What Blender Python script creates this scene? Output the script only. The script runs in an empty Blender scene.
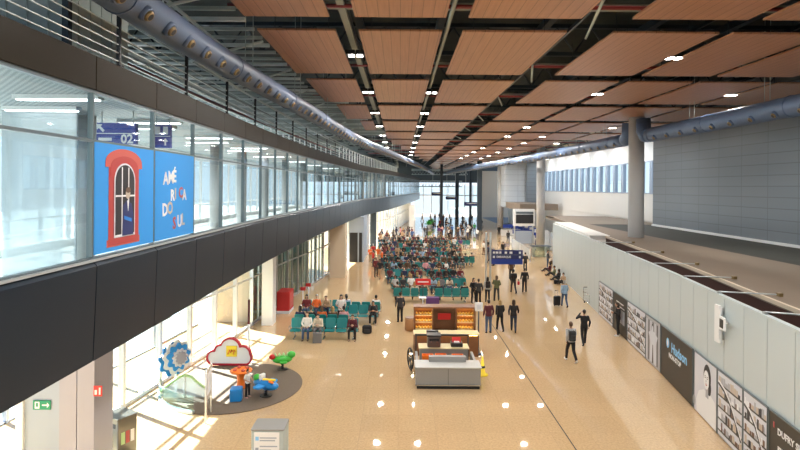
import bpy, bmesh, math, random
from mathutils import Vector, Matrix
random.seed(7)
C = bpy.context.scene
COL = C.collection
PI = math.pi
V = Vector
CAM_Z, FPX, HY, ROLL = 7.7, 533.33, 187.0, 0.008

# ------------------------------------------------------------------ measuring helpers
def unroll(px, py):
    dx, dy = px - 400.0, py - HY
    return dx + ROLL * dy, dy - ROLL * dx
def at(px, py, Y):
    x, y = unroll(px, py)
    return V((x / FPX * Y, Y, CAM_Z - y / FPX * Y))
def fl(px, py, z=0.0):
    x, y = unroll(px, py)
    Y = FPX * (CAM_Z - z) / y
    return V((x / FPX * Y, Y, z))
def spline(pts):
    def f(y):
        n = len(pts)
        if y <= pts[0][0]:
            a, b = pts[0], pts[1]
            return a[1] + (b[1]-a[1])/(b[0]-a[0])*(y-a[0])
        if y >= pts[-1][0]:
            a, b = pts[-2], pts[-1]
            return b[1] + (b[1]-a[1])/(b[0]-a[0])*(y-b[0])
        for i in range(n-1):
            if y <= pts[i+1][0]:
                a, b = pts[i], pts[i+1]
                h = b[0]-a[0]
                def sl(k):
                    if k <= 0: return (pts[1][1]-pts[0][1])/(pts[1][0]-pts[0][0])
                    if k >= n-1: return (pts[-1][1]-pts[-2][1])/(pts[-1][0]-pts[-2][0])
                    return (pts[k+1][1]-pts[k-1][1])/(pts[k+1][0]-pts[k-1][0])
                t = (y-a[0])/h
                m0, m1 = sl(i)*h, sl(i+1)*h
                return (2*t**3-3*t*t+1)*a[1]+(t**3-2*t*t+t)*m0+(-2*t**3+3*t*t)*b[1]+(t**3-t*t)*m1
    return f

# ------------------------------------------------------------------ materials
def mat(name, col, rough=0.5, metal=0.0, spec=0.5, noise=None, bump=None, emit=None, coat=0.0):
    m = bpy.data.materials.new(name); m.use_nodes = True
    nt = m.node_tree; b = nt.nodes['Principled BSDF']
    b.inputs['Base Color'].default_value = (*col, 1)
    b.inputs['Roughness'].default_value = rough
    b.inputs['Metallic'].default_value = metal
    b.inputs['Specular IOR Level'].default_value = spec
    b.inputs['Coat Weight'].default_value = coat
    if emit:
        b.inputs['Emission Color'].default_value = (*emit[0], 1); b.inputs['Emission Strength'].default_value = emit[1]
    if noise:
        sc, amt = noise
        tc = nt.nodes.new('ShaderNodeTexCoord'); n = nt.nodes.new('ShaderNodeTexNoise')
        n.inputs['Scale'].default_value = sc; n.inputs['Detail'].default_value = 4
        r = nt.nodes.new('ShaderNodeMix'); r.data_type = 'RGBA'
        r.inputs[6].default_value = (*[c*(1-amt) for c in col], 1)
        r.inputs[7].default_value = (*[min(1, c*(1+amt)) for c in col], 1)
        nt.links.new(tc.outputs['Object'], n.inputs['Vector']); nt.links.new(n.outputs['Fac'], r.inputs[0])
        nt.links.new(r.outputs[2], b.inputs['Base Color'])
        if bump:
            bp = nt.nodes.new('ShaderNodeBump'); bp.inputs['Strength'].default_value = bump
            nt.links.new(n.outputs['Fac'], bp.inputs['Height']); nt.links.new(bp.outputs['Normal'], b.inputs['Normal'])
    return m

def glass(name, tint, refl=0.06, diffuse=0.0):
    m = bpy.data.materials.new(name); m.use_nodes = True
    nt = m.node_tree; nt.nodes.clear()
    out = nt.nodes.new('ShaderNodeOutputMaterial')
    tr = nt.nodes.new('ShaderNodeBsdfTransparent'); tr.inputs[0].default_value = (*tint, 1)
    gl = nt.nodes.new('ShaderNodeBsdfGlossy'); gl.inputs['Roughness'].default_value = 0.02; gl.inputs['Color'].default_value = (.9, .95, 1, 1)
    lf = nt.nodes.new('ShaderNodeLayerWeight'); lf.inputs['Blend'].default_value = .5
    pw = nt.nodes.new('ShaderNodeMath'); pw.operation = 'POWER'; pw.inputs[1].default_value = 4.0; nt.links.new(lf.outputs['Facing'], pw.inputs[0])
    lw = nt.nodes.new('ShaderNodeMath'); lw.operation = 'MULTIPLY_ADD'; lw.inputs[1].default_value = .55; lw.inputs[2].default_value = .035; nt.links.new(pw.outputs[0], lw.inputs[0])
    mx = nt.nodes.new('ShaderNodeMixShader')
    nt.links.new(lw.outputs[0], mx.inputs[0]); nt.links.new(tr.outputs[0], mx.inputs[1]); nt.links.new(gl.outputs[0], mx.inputs[2])
    last = mx
    if diffuse:
        df = nt.nodes.new('ShaderNodeBsdfDiffuse'); df.inputs[0].default_value = (.80, .84, .87, 1)
        m2 = nt.nodes.new('ShaderNodeMixShader'); m2.inputs[0].default_value = diffuse
        nt.links.new(mx.outputs[0], m2.inputs[1]); nt.links.new(df.outputs[0], m2.inputs[2]); last = m2
    nt.links.new(last.outputs[0], out.inputs[0])
    return m

def floor_mat(name, c1, c2, tile, rough, joint=(.30, .22, .14), spec=.5, dirx=0.0):
    m = bpy.data.materials.new(name); m.use_nodes = True
    nt = m.node_tree; b = nt.nodes['Principled BSDF']; L = nt.links.new
    tc = nt.nodes.new('ShaderNodeTexCoord')
    br = nt.nodes.new('ShaderNodeTexBrick'); br.offset = 0.0; br.squash = 1.0
    br.inputs['Scale'].default_value = 1.0; br.inputs['Brick Width'].default_value = tile; br.inputs['Row Height'].default_value = tile
    br.inputs['Mortar Size'].default_value = 0.006; br.inputs['Mortar Smooth'].default_value = 0.4; br.inputs['Bias'].default_value = 0.0
    br.inputs['Color1'].default_value = (*c1, 1); br.inputs['Color2'].default_value = (*c2, 1); br.inputs['Mortar'].default_value = (*joint, 1)
    L(tc.outputs['Object'], br.inputs['Vector'])
    n = nt.nodes.new('ShaderNodeTexNoise'); n.inputs['Scale'].default_value = 14; n.inputs['Detail'].default_value = 8; n.inputs['Roughness'].default_value = .75
    L(tc.outputs['Object'], n.inputs['Vector'])
    rp = nt.nodes.new('ShaderNodeValToRGB'); rp.color_ramp.elements[0].position = .35; rp.color_ramp.elements[1].position = .65
    rp.color_ramp.elements[0].color = (.80, .78, .75, 1); rp.color_ramp.elements[1].color = (1.12, 1.12, 1.12, 1)
    L(n.outputs['Fac'], rp.inputs[0])
    mx = nt.nodes.new('ShaderNodeMix'); mx.data_type = 'RGBA'; mx.blend_type = 'MULTIPLY'; mx.inputs[0].default_value = 1
    L(br.outputs['Color'], mx.inputs[6]); L(rp.outputs[0], mx.inputs[7]); L(mx.outputs[2], b.inputs['Base Color'])
    b.inputs['Roughness'].default_value = rough; b.inputs['Specular IOR Level'].default_value = spec
    n2 = nt.nodes.new('ShaderNodeTexNoise'); n2.inputs['Scale'].default_value = 1.1; L(tc.outputs['Object'], n2.inputs['Vector'])
    bp = nt.nodes.new('ShaderNodeBump'); bp.inputs['Strength'].default_value = .004; bp.inputs['Distance'].default_value = .2
    L(n2.outputs['Fac'], bp.inputs['Height']); L(bp.outputs[0], b.inputs['Normal'])
    return m

def tile_mat(name, c1, c2, w, h, joint, rough=.35, mortar=.02, axes='XZ', metal=0.0):
    m = bpy.data.materials.new(name); m.use_nodes = True
    nt = m.node_tree; b = nt.nodes['Principled BSDF']; L = nt.links.new
    tc = nt.nodes.new('ShaderNodeTexCoord'); sx = nt.nodes.new('ShaderNodeSeparateXYZ'); cb = nt.nodes.new('ShaderNodeCombineXYZ')
    L(tc.outputs['Object'], sx.inputs[0]); L(sx.outputs[axes[0]], cb.inputs[0]); L(sx.outputs[axes[1]], cb.inputs[1])
    br = nt.nodes.new('ShaderNodeTexBrick'); br.offset = 0.0
    br.inputs['Scale'].default_value = 1.0; br.inputs['Brick Width'].default_value = w; br.inputs['Row Height'].default_value = h
    br.inputs['Mortar Size'].default_value = mortar; br.inputs['Mortar Smooth'].default_value = .3
    br.inputs['Color1'].default_value = (*c1, 1); br.inputs['Color2'].default_value = (*c2, 1); br.inputs['Mortar'].default_value = (*joint, 1)
    L(cb.outputs[0], br.inputs['Vector']); L(br.outputs['Color'], b.inputs['Base Color'])
    b.inputs['Roughness'].default_value = rough; b.inputs['Metallic'].default_value = metal
    return m

def wood_mat(name, c1, c2, rough=.38):
    """long boards running along Y with fine grain"""
    m = bpy.data.materials.new(name); m.use_nodes = True
    nt = m.node_tree; b = nt.nodes['Principled BSDF']; L = nt.links.new
    tc = nt.nodes.new('ShaderNodeTexCoord'); mp = nt.nodes.new('ShaderNodeMapping'); mp.inputs['Scale'].default_value = (6, .25, 1)
    L(tc.outputs['Object'], mp.inputs[0])
    n = nt.nodes.new('ShaderNodeTexNoise'); n.inputs['Scale'].default_value = 2.2; n.inputs['Detail'].default_value = 6
    L(mp.outputs[0], n.inputs['Vector'])
    mx = nt.nodes.new('ShaderNodeMix'); mx.data_type = 'RGBA'; mx.inputs[6].default_value = (*c1, 1); mx.inputs[7].default_value = (*c2, 1)
    L(n.outputs['Fac'], mx.inputs[0])
    sx = nt.nodes.new('ShaderNodeSeparateXYZ'); L(tc.outputs['Object'], sx.inputs[0])
    md = nt.nodes.new('ShaderNodeMath'); md.operation = 'PINGPONG'; md.inputs[1].default_value = .15
    L(sx.outputs['X'], md.inputs[0])
    lt = nt.nodes.new('ShaderNodeMath'); lt.operation = 'LESS_THAN'; lt.inputs[1].default_value = .006; L(md.outputs[0], lt.inputs[0])
    m2 = nt.nodes.new('ShaderNodeMix'); m2.data_type = 'RGBA'; m2.inputs[7].default_value = (c1[0]*.35, c1[1]*.35, c1[2]*.35, 1)
    L(lt.outputs[0], m2.inputs[0]); L(mx.outputs[2], m2.inputs[6]); L(m2.outputs[2], b.inputs['Base Color'])
    b.inputs['Roughness'].default_value = rough
    return m

def mesh_mat(name, c1, c2, scale, rough=.5):
    m = bpy.data.materials.new(name); m.use_nodes = True
    nt = m.node_tree; b = nt.nodes['Principled BSDF']; L = nt.links.new
    tc = nt.nodes.new('ShaderNodeTexCoord'); ck = nt.nodes.new('ShaderNodeTexChecker'); ck.inputs['Scale'].default_value = scale
    ck.inputs['Color1'].default_value = (*c1, 1); ck.inputs['Color2'].default_value = (*c2, 1)
    L(tc.outputs['Object'], ck.inputs['Vector']); L(ck.outputs['Color'], b.inputs['Base Color']); b.inputs['Roughness'].default_value = rough
    return m

M = {}
M['floor'] = floor_mat('floor_stone', (.60, .425, .24), (.57, .40, .225), 1.2, .022, joint=(.46, .33, .20), spec=.9)
M['mezz_floor'] = floor_mat('mezz_stone', (.46, .46, .45), (.43, .43, .42), 1.2, .12, joint=(.5, .5, .48))
M['concrete'] = mat('concrete', (.2, .21, .22), .8, noise=(.6, .1))
M['wood'] = wood_mat('ceiling_wood', (.29, .135, .072), (.50, .265, .155))
M['dark'] = mat('void_dark', (.035, .045, .045), .7)
M['deck'] = mat('deck_dark', (.075, .09, .088), .8, noise=(2, .3))
M['steel_grey'] = mat('steel_grey', (.46, .54, .54), .5, .0)
M['steel_light'] = mat('steel_light', (.72, .80, .80), .4, .0)
M['steel_dark'] = mat('steel_dark', (.045, .065, .085), .4, .2)
M['red_pipe'] = mat('red_pipe', (.22, .03, .03), .4)
M['tray'] = mat('tray', (.32, .36, .34), .45, .5)
M['bronze'] = mat('bronze_band', (.020, .0145, .008), .40, .0, .09)
M['slate'] = mat('slate_fascia', (.014, .020, .030), .30, .0, .42)
M['slate'].node_tree.nodes['Principled BSDF'].inputs['Specular Tint'].default_value = (.45, .70, 1, 1)
M['joint'] = mat('joint_black', (.012, .012, .013), .6)
M['alu'] = mat('aluminium', (.62, .66, .68), .3, .6)
M['alu_dark'] = mat('aluminium_dark', (.16, .20, .22), .35, .5)
M['white'] = mat('white_paint', (.80, .82, .83), .45)
M['offwhite'] = mat('offwhite_paint', (.74, .73, .70), .55, noise=(.3, .03))
M['lilac'] = mat('lilac_panel', (.34, .35, .43), .4, .0)
M['bluegrey'] = mat('bluegrey_wall', (.33, .40, .50), .5)
M['beigewall'] = mat('beige_wall', (.62, .52, .40), .55)
M['partition'] = mat('partition_white', (.53, .61, .63), .34, coat=.1)
M['roof_beige'] = mat('roof_beige', (.21, .165, .125), .75, noise=(.5, .08))
M['roof_dark'] = mat('roof_strip', (.05, .052, .045), .8, noise=(1.5, .2))
M['maroon'] = mat('trench_maroon', (.055, .018, .012), .7)
M['column'] = mat('column_grey', (.44, .45, .46), .55, noise=(.8, .05))
M['duct'] = mat('duct_metal', (.095, .13, .20), .45, .1)
M['duct_blue'] = mat('duct_blue_metal', (.10, .155, .27), .42, .1)
M['brass'] = mat('brass_nozzle', (.30, .22, .11), .35, .6)
M['glass'] = glass('clear_glass', (.93, .97, .97))
M['glass_green'] = glass('green_glass', (.80, .90, .89))
M['glass_hazy'] = glass('hazy_glass', (.86, .90, .92), diffuse=.3)
M['meshceil'] = mesh_mat('mesh_ceiling', (.34, .38, .39), (.16, .19, .20), 14)
M['tilewall'] = tile_mat('tile_wall', (.19, .22, .25), (.178, .207, .238), 2.46, .66, (.13, .15, .17), .4, .03, 'YZ')
M['tilewall_x'] = tile_mat('tile_wall_x', (.50, .55, .60), (.47, .52, .57), 2.46, .9, (.32, .36, .42), .4, .03, 'XZ')
M['lamp'] = mat('lamp_diffuser', (1, 1, 1), .4, emit=((1, .95, .86), 14))
M['lamp_white'] = mat('tube_light', (1, 1, 1), .4, emit=((1, 1, 1), 5))
M['warm'] = mat('warm_strip', (1, .9, .6), .4, emit=((1, .66, .20), 12))
M['black'] = mat('black_plastic', (.02, .02, .022), .4)
M['rubber'] = mat('rubber', (.03, .03, .03), .8)
M['teal'] = mat('teal_seat', (.0, .20, .215), .4, coat=.15)
M['chrome'] = mat('chrome', (.6, .62, .64), .22, .9)
M['signblue'] = mat('sign_blue', (.02, .055, .33), .35)
M['signnavy'] = mat('sign_navy', (.02, .03, .14), .35)
M['posterblue'] = mat('poster_blue', (.03, .30, .78), .55)
M['posterblue2'] = mat('poster_blue_deep', (.02, .20, .62), .55)
M['redframe'] = mat('red_frame', (.46, .06, .055), .5)
M['redframe2'] = mat('red_frame_light', (.55, .11, .09), .5)
M['paper'] = mat('paper_white', (.82, .84, .86), .5)
M['ink'] = mat('ink_black', (.03, .03, .035), .5)
M['charcoal'] = mat('poster_charcoal', (.045, .042, .036), .45)
M['pgrey'] = mat('poster_grey', (.42, .43, .46), .5)
M['plight'] = mat('poster_light', (.66, .68, .74), .5)
M['ptan'] = mat('poster_tan', (.55, .47, .38), .5)
M['pbrown'] = mat('poster_brown', (.16, .09, .06), .5)
M['pred'] = mat('poster_red', (.45, .08, .08), .5)
M['skyblue'] = mat('logo_blue', (.25, .60, .95), .5)
M['green'] = mat('exit_green', (.0, .26, .13), .45)
M['red'] = mat('signal_red', (.62, .02, .02), .4)
M['playmat'] = mat('play_mat', (.15, .115, .085), .85, noise=(25, .2))
M['orange'] = mat('toy_orange', (.90, .20, .02), .35)
M['toyblue'] = mat('toy_blue', (.01, .22, .62), .3)
M['toygreen'] = mat('toy_green', (.06, .48, .06), .35)
M['toyyellow'] = mat('toy_yellow', (.88, .66, .03), .35)
M['cloudred'] = mat('cloud_red', (.45, .01, .03), .35)
M['limegreen'] = mat('arch_green', (.45, .68, .32), .4)
M['kioskgrey'] = mat('kiosk_grey', (.30, .30, .29), .45, .1)
M['kiosktop'] = mat('kiosk_top', (.48, .48, .46), .4)
M['kioskwood'] = mat('kiosk_wood', (.20, .085, .035), .45, noise=(6, .25))
M['cardboard'] = mat('box_brown', (.40, .20, .08), .6)
M['steel'] = mat('brushed_steel', (.20, .20, .185), .28, .85)
M['bread'] = mat('bread', (.85, .52, .10), .6)
M['creamtop'] = mat('cream_top', (.80, .68, .42), .45)

# ------------------------------------------------------------------ mesh builder
class MB:
    def __init__(s): s.v = []; s.f = []; s.mi = []; s.mats = []; s.cur = 0; s.M = Matrix.Identity(4); s.sm = []
    def m(s, mt):
        if mt not in s.mats: s.mats.append(mt)
        s.cur = s.mats.index(mt); return s
    def _add(s, vs, fs, smooth=False):
        o = len(s.v); s.v += [tuple(s.M @ V(v)) for v in vs]
        for f in fs: s.f.append([o+i for i in f]); s.mi.append(s.cur); s.sm.append(smooth)
        return s
    def box(s, c, d, rz=0, rot=None):
        x, y, z = d[0]/2, d[1]/2, d[2]/2
        R = rot if rot is not None else Matrix.Rotation(rz, 3, 'Z')
        vs = [V(c) + R @ V(p) for p in ((-x,-y,-z),(x,-y,-z),(x,y,-z),(-x,y,-z),(-x,-y,z),(x,-y,z),(x,y,z),(-x,y,z))]
        return s._add(vs, [(0,3,2,1),(4,5,6,7),(0,1,5,4),(1,2,6,5),(2,3,7,6),(3,0,4,7)])
    def rbox(s, c, d, r=.03, rz=0, n=3):
        """box with rounded vertical edges and a small chamfer on top and bottom"""
        x, y, z = d[0]/2, d[1]/2, d[2]/2; r = min(r, x*.98, y*.98); ch = min(r*.5, z*.5)
        ring = []
        for (sx, sy, a0) in ((1,1,0),(-1,1,90),(-1,-1,180),(1,-1,270)):
            for k in range(n+1):
                a = math.radians(a0 + 90*k/n); ring.append((sx*(x-r), sy*(y-r), math.cos(a), math.sin(a)))
        R = Matrix.Rotation(rz, 3, 'Z'); N = len(ring); vs = []
        for (zz, rr) in ((-z, r-ch), (-z+ch, r), (z-ch, r), (z, r-ch)):
            for (ax, ay, ca, sa) in ring: vs.append(V(c) + R @ V((ax+ca*rr, ay+sa*rr, zz)))
        fs = [tuple(reversed(range(N))), tuple(range(3*N, 4*N))]
        for l in range(3):
            for i in range(N): j = (i+1) % N; fs.append((l*N+i, l*N+j, (l+1)*N+j, (l+1)*N+i))
        return s._add(vs, fs)
    def tube(s, pts, r, n=8, cap=True, smooth=True):
        pts = [V(p) for p in pts]; rs = r if isinstance(r, (list, tuple)) else [r]*len(pts)
        vs = []; fs = []; up = None
        for i, p in enumerate(pts):
            t = (pts[min(i+1, len(pts)-1)] - pts[max(i-1, 0)]).normalized()
            if up is None: up = V((0,0,1)) if abs(t.z) < .9 else V((1,0,0))
            a = t.cross(up).normalized(); b = a.cross(t).normalized(); up = b
            for k in range(n):
                q = 2*PI*k/n; vs.append(p + (a*math.cos(q) + b*math.sin(q))*rs[i])
        for i in range(len(pts)-1):
            for k in range(n): k2 = (k+1) % n; fs.append((i*n+k, i*n+k2, (i+1)*n+k2, (i+1)*n+k))
        s._add(vs, fs, smooth)
        if cap:
            o = len(s.v) - len(vs); L = len(pts)-1
            s.f.append([o+k for k in reversed(range(n))]); s.mi.append(s.cur); s.sm.append(False)
            s.f.append([o+L*n+k for k in range(n)]); s.mi.append(s.cur); s.sm.append(False)
        return s
    def ell(s, c, r, n=12, m=8, rot=None):
        r = (r, r, r) if isinstance(r, (int, float)) else r
        vs = []; fs = []
        for i in range(m+1):
            th = PI*i/m
            for k in range(n):
                ph = 2*PI*k/n; p = V((r[0]*math.sin(th)*math.cos(ph), r[1]*math.sin(th)*math.sin(ph), r[2]*math.cos(th)))
                if rot is not None: p = rot @ p
                vs.append(V(c)+p)
        for i in range(m):
            for k in range(n):
                k2 = (k+1) % n
                if i == 0: fs.append((k, (i+1)*n+k, (i+1)*n+k2))
                elif i == m-1: fs.append((i*n+k, (i+1)*n+k, i*n+k2))
                else: fs.append((i*n+k, (i+1)*n+k, (i+1)*n+k2, i*n+k2))
        return s._add(vs, fs, True)
    def lathe(s, c, prof, n=24, smooth=True):
        vs = []; fs = []
        for (r, z) in prof:
            for k in range(n): a = 2*PI*k/n; vs.append((c[0]+r*math.cos(a), c[1]+r*math.sin(a), c[2]+z))
        for i in range(len(prof)-1):
            for k in range(n): k2 = (k+1) % n; fs.append((i*n+k, i*n+k2, (i+1)*n+k2, (i+1)*n+k))
        s._add(vs, fs, smooth)
        o = len(s.v)-len(vs)
        s.f.append([o+k for k in reversed(range(n))]); s.mi.append(s.cur); s.sm.append(False)
        s.f.append([o+(len(prof)-1)*n+k for k in range(n)]); s.mi.append(s.cur); s.sm.append(False)
        return s
    def prism(s, poly, z0, z1):
        """poly in xy extruded z0..z1"""
        n = len(poly); vs = [(p[0], p[1], z0) for p in poly] + [(p[0], p[1], z1) for p in poly]
        fs = [tuple(reversed(range(n))), tuple(range(n, 2*n))] + [(i, (i+1) % n, n+(i+1) % n, n+i) for i in range(n)]
        return s._add(vs, fs)
    def sweep(s, path, prof, closed=True, caps=True, smooth=False):
        """path [(x,y)], prof [(offset along the right-hand normal, z)]"""
        vs = []; fs = []; n = len(prof)
        for i, p in enumerate(path):
            a = path[max(i-1, 0)]; b = path[min(i+1, len(path)-1)]
            t = V((b[0]-a[0], b[1]-a[1])).normalized(); nx, ny = t.y, -t.x
            for (o, z) in prof: vs.append((p[0]+nx*o, p[1]+ny*o, z))
        for i in range(len(path)-1):
            for k in range(n if closed else n-1): k2 = (k+1) % n; fs.append((i*n+k, (i+1)*n+k, (i+1)*n+k2, i*n+k2))
        if caps and closed: fs.append(tuple(range(n))); fs.append(tuple(reversed([(len(path)-1)*n+k for k in range(n)])))
        return s._add(vs, fs, smooth)
    def mesh(s, name):
        me = bpy.data.meshes.new(name); me.from_pydata(s.v, [], s.f)
        for m_ in s.mats: me.materials.append(M[m_] if isinstance(m_, str) else m_)
        me.polygons.foreach_set('material_index', s.mi); me.polygons.foreach_set('use_smooth', s.sm); me.update()
        return me
    def build(s, name, parent=None, loc=None, rz=0):
        o = bpy.data.objects.new(name, s.mesh(name)); COL.objects.link(o); o.parent = parent
        if loc is not None: o.location = loc
        if rz: o.rotation_euler = (0, 0, rz)
        return o
def mb(m_, mtx=None):
    b = MB(); b.m(m_)
    if mtx is not None: b.M = mtx
    return b
def tag(o, label, cat, group=None, kind=None):
    o['label'] = label; o['category'] = cat
    if group: o['group'] = group
    if kind: o['kind'] = kind
    return o
def struct(o): o['kind'] = 'structure'; return o
def empty(name, loc=(0,0,0), rz=0):
    o = bpy.data.objects.new(name, None); COL.objects.link(o); o.location = loc; o.rotation_euler = (0,0,rz); o.empty_display_size = .2; return o
def kids(o): return [c for c in bpy.data.objects if c.parent == o]
def copy_tree(o, ch, loc, rz):
    """ch: list of (child, [grandchildren]) gathered once for the source"""
    r = o.copy(); COL.objects.link(r); r.location = loc; r.rotation_euler = (0, 0, rz)
    for c, gs in ch:
        d = c.copy(); COL.objects.link(d); d.parent = r
        for g in gs: e = g.copy(); COL.objects.link(e); e.parent = d
    return r
def tree_of(o): return [(c, kids(c)) for c in kids(o)]
def frame(o, xd, up=(0,0,1)):
    x = V(xd).normalized(); y = V(up).normalized(); z = x.cross(y).normalized()
    m = Matrix((x, y, z)).transposed().to_4x4(); m.translation = V(o); return m
def text(name, body, size, mtx, m_, parent=None, align='LEFT', bold=.0, sx=1.0):
    c = bpy.data.curves.new(name, 'FONT'); c.body = body; c.size = size; c.align_x = align; c.align_y = 'CENTER'; c.extrude = .003; c.offset = bold
    c.resolution_u = 2
    o = bpy.data.objects.new(name, c); COL.objects.link(o); o.data.materials.append(M[m_])
    dg = bpy.context.evaluated_depsgraph_get(); me = bpy.data.meshes.new_from_object(o.evaluated_get(dg)); bpy.data.objects.remove(o)
    me.materials.clear(); me.materials.append(M[m_]); o = bpy.data.objects.new(name, me); COL.objects.link(o)
    o.parent = parent
    mm = mtx @ Matrix.Diagonal((sx, 1, 1, 1))
    if parent is not None: mm = parent.matrix_world.inverted() @ mm if parent.type != 'EMPTY' else (Matrix.Translation(parent.location) @ parent.rotation_euler.to_matrix().to_4x4()).inverted() @ mm
    o.matrix_basis = mm
    return o
ORD = ['first','second','third','fourth','fifth','sixth','seventh','eighth','ninth','tenth','eleventh','twelfth','thirteenth','fourteenth','fifteenth','sixteenth','seventeenth','eighteenth','nineteenth','twentieth',
       'twenty-first','twenty-second','twenty-third','twenty-fourth','twenty-fifth','twenty-sixth','twenty-seventh','twenty-eighth','twenty-ninth','thirtieth']

# ------------------------------------------------------------------ plan curves
END = 140.0
F = spline([(-6,-5.45),(10,-5.4),(20,-5.5),(31,-5.3),(43,-4.75),(57,-3.9),(74,-1.4),(104,1.8),(140,5.2)])          # mezzanine glass line
G = spline([(10,-10.3),(14,-9.9),(18.3,-9.55),(27.7,-8.3),(35.5,-7.65),(45.3,-6.4),(57,-5.6),(74,-3.4),(104,0.2),(140,3.4)])  # lower facade
W = spline([(6,8.45),(15.8,9.95),(22.3,11.0),(32.4,12.25),(50,14.4)])                                            # white partition on the right
DL = spline([(-6,-5.3),(10,-5.1),(14,-5.0),(24,-4.3),(37,-3.4),(60,-.4),(93,4.0),(136,8.5)])                        # left duct
DR = spline([(14,16.0),(34,15.7),(50,15.3),(62,14.8),(81,13.2),(110,11.5),(138,10.5)])                            # right duct
def path(f, a, b, st=1.5):
    n = max(2, int(math.ceil((b-a)/st))+1); return [(f(a+(b-a)*i/(n-1)), a+(b-a)*i/(n-1)) for i in range(n)]
ZB, ZG, ZTR, ZT, ZU = 4.6, 6.35, 8.47, 9.36, 9.98
NODES = [-2.4+2.35*k for k in range(0, 61)]
MEZ = 5.55            # mezzanine floor
OUT = lambda y: F(y) - 6.3

def slab(name, m_, f0, f1, y0, y1, z0, z1):
    pts = path(f0, y0, y1, 2.5); q = path(f1, y0, y1, 2.5)
    poly = pts + q[::-1]
    return struct(mb(m_).prism([(p[0], p[1]) for p in reversed(poly)], z0, z1).build(name))
# ------------------------------------------------------------------ setting: floors, far ground
struct(mb('floor').box((4, 70, -.1), (34, 160, .2)).build('floor'))
struct(mb('concrete').box((-60, 80, -.16), (100, 260, .1)).build('ground_apron'))
struct(mb('concrete').box((90, 80, -.16), (140, 260, .1)).build('ground_landside'))
struct(mb('joint').box((5.25, 70, .002), (.035, 150, .004)).build('trim_floor_joint'))
# mezzanine slab, its soffit and roof
s = mb('mezz_floor').sweep([(F(y), y) for y in [-6+2*i for i in range(74)]], [(-.08, MEZ), (-.08, 5.0), (-6.3, 5.0), (-6.3, MEZ)])
struct(s.build('floor_mezzanine'))
s = mb('meshceil').sweep([(F(y), y) for y in [-6+2*i for i in range(74)]], [(-.10, 9.55), (-.10, 9.47), (-6.3, 9.47), (-6.3, 9.55)])
struct(s.build('ceiling_mezzanine'))

# fascia and upper band, one cladding panel per bay
for i in range(len(NODES)-1):
    a, b = NODES[i]+.015, NODES[i+1]-.015
    p = path(F, a, b, 1.2)
    struct(mb('slate').sweep(p, [(.10, ZG-.08), (.02, ZG), (-.08, ZG), (-.08, ZB), (.04, ZB)]).build('wall_fascia'))
    struct(mb('bronze').sweep(p, [(.06, ZU-.03), (.0, ZU), (-.10, ZU), (-.10, ZT), (.06, ZT)]).build('wall_upper_band'))

# mezzanine glazing, a window per bay
for i in range(len(NODES)-1):
    a, b = NODES[i], NODES[i+1]
    A, B = V((F(a), a, 0)), V((F(b), b, 0)); d = (B-A); L = d.length; fr = frame(A + V((0,0,0)), d)
    w = mb('alu_dark', fr); w.box((0, (ZG+ZT)/2, -.03), (.045, ZT-ZG, .10))
    w.box((L/2, ZG+.035, -.02), (L, .07, .10)); w.box((L/2, ZT-.03, -.02), (L, .06, .10)); w.box((L/2, ZTR, -.02), (L, .05, .08))
    w.m('alu').box((L/2, ZG+.02, .05), (L, .04, .05))
    o = struct(w.build('window_%d' % (i+1)))
    g = mb('glass', fr).box((L/2, (ZG+ZTR)/2, -.03), (L-.045, ZTR-ZG-.08, .012)); g.box((L/2, (ZT+ZTR)/2, -.03), (L-.045, ZT-ZTR-.08, .012)); g.build('pane', o)
WN = len(NODES)
# outer facade of the mezzanine
k = 0; y = -5.0
while y < 125:
    st = 3.0; A, B = V((OUT(y), y, 0)), V((OUT(y+st), y+st, 0)); d = B-A; L = d.length; fr = frame(A, d)
    w = mb('white', fr); w.box((0, 7.5, 0), (.09, 3.9, .14)); w.box((L/2, 7.5, 0), (.07, 3.9, .1)); w.box((L/2, MEZ+.12, 0), (L, .24, .12)); w.box((L/2, 9.3, 0), (L, .4, .12)); w.box((L/2, 6.6, 0), (L, .06, .1))
    o = struct(w.build('window_%d' % (WN+k))); mb('glass', fr).box((L/2, 7.5, .0), (L-.1, 3.4, .012)).build('pane', o)
    k += 1; y += st
WN += k
# lower facade glazing
k = 0; y = 14.0
while y < 132:
    st = 2.2 if y < 44 else 2.6
    dk = 28 < y < 44
    A, B = V((G(y), y, 0)), V((G(y+st), y+st, 0)); d = B-A; L = d.length; fr = frame(A, d)
    fm = 'alu' if dk else 'white'
    w = mb(fm, fr); w.box((0, 2.4, 0), (.14 if not dk else .09, 4.8, .20)); w.box((L/2, .06, 0), (L, .12, .12)); w.box((L/2, 2.62, 0), (L, .08, .1)); w.box((L/2, 4.55, 0), (L, .5, .1))
    if dk: w.box((L/2, 3.6, 0), (L, .07, .1)); w.box((L/2, 2.4, 0), (.06, 4.7, .1))
    o = struct(w.build('window_%d' % (WN+k))); mb('glass_green' if dk else 'glass', fr).box((L/2, 2.4, .0), (L-.14, 4.4, .012)).build('pane', o)
    k += 1; y += st
WN += k
# outer vestibule glazing beyond the nearest facade
y = 9.0; k = 0
while y < 29:
    A, B = V((G(y)-3.0, y, 0)), V((G(y+4.1)-3.0, y+4.1, 0)); d = B-A; L = d.length; fr = frame(A, d)
    w = mb('bluegrey', fr).box((0, 2.4, 0), (.12, 4.8, .16))
    for z_ in ((.06, 1.1, 1.9, 2.7, 3.6, 4.6) if y > 21.5 else (.03, 2.7, 4.7)): w.box((L/2, z_, 0), (L, .06, .10))
    o = struct(w.build('window_%d' % (WN+k))); mb('glass', fr).box((L/2, 2.4, 0), (L-.12, 4.4, .012)).build('pane', o)
    k += 1; y += 4.1
WN += k
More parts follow.
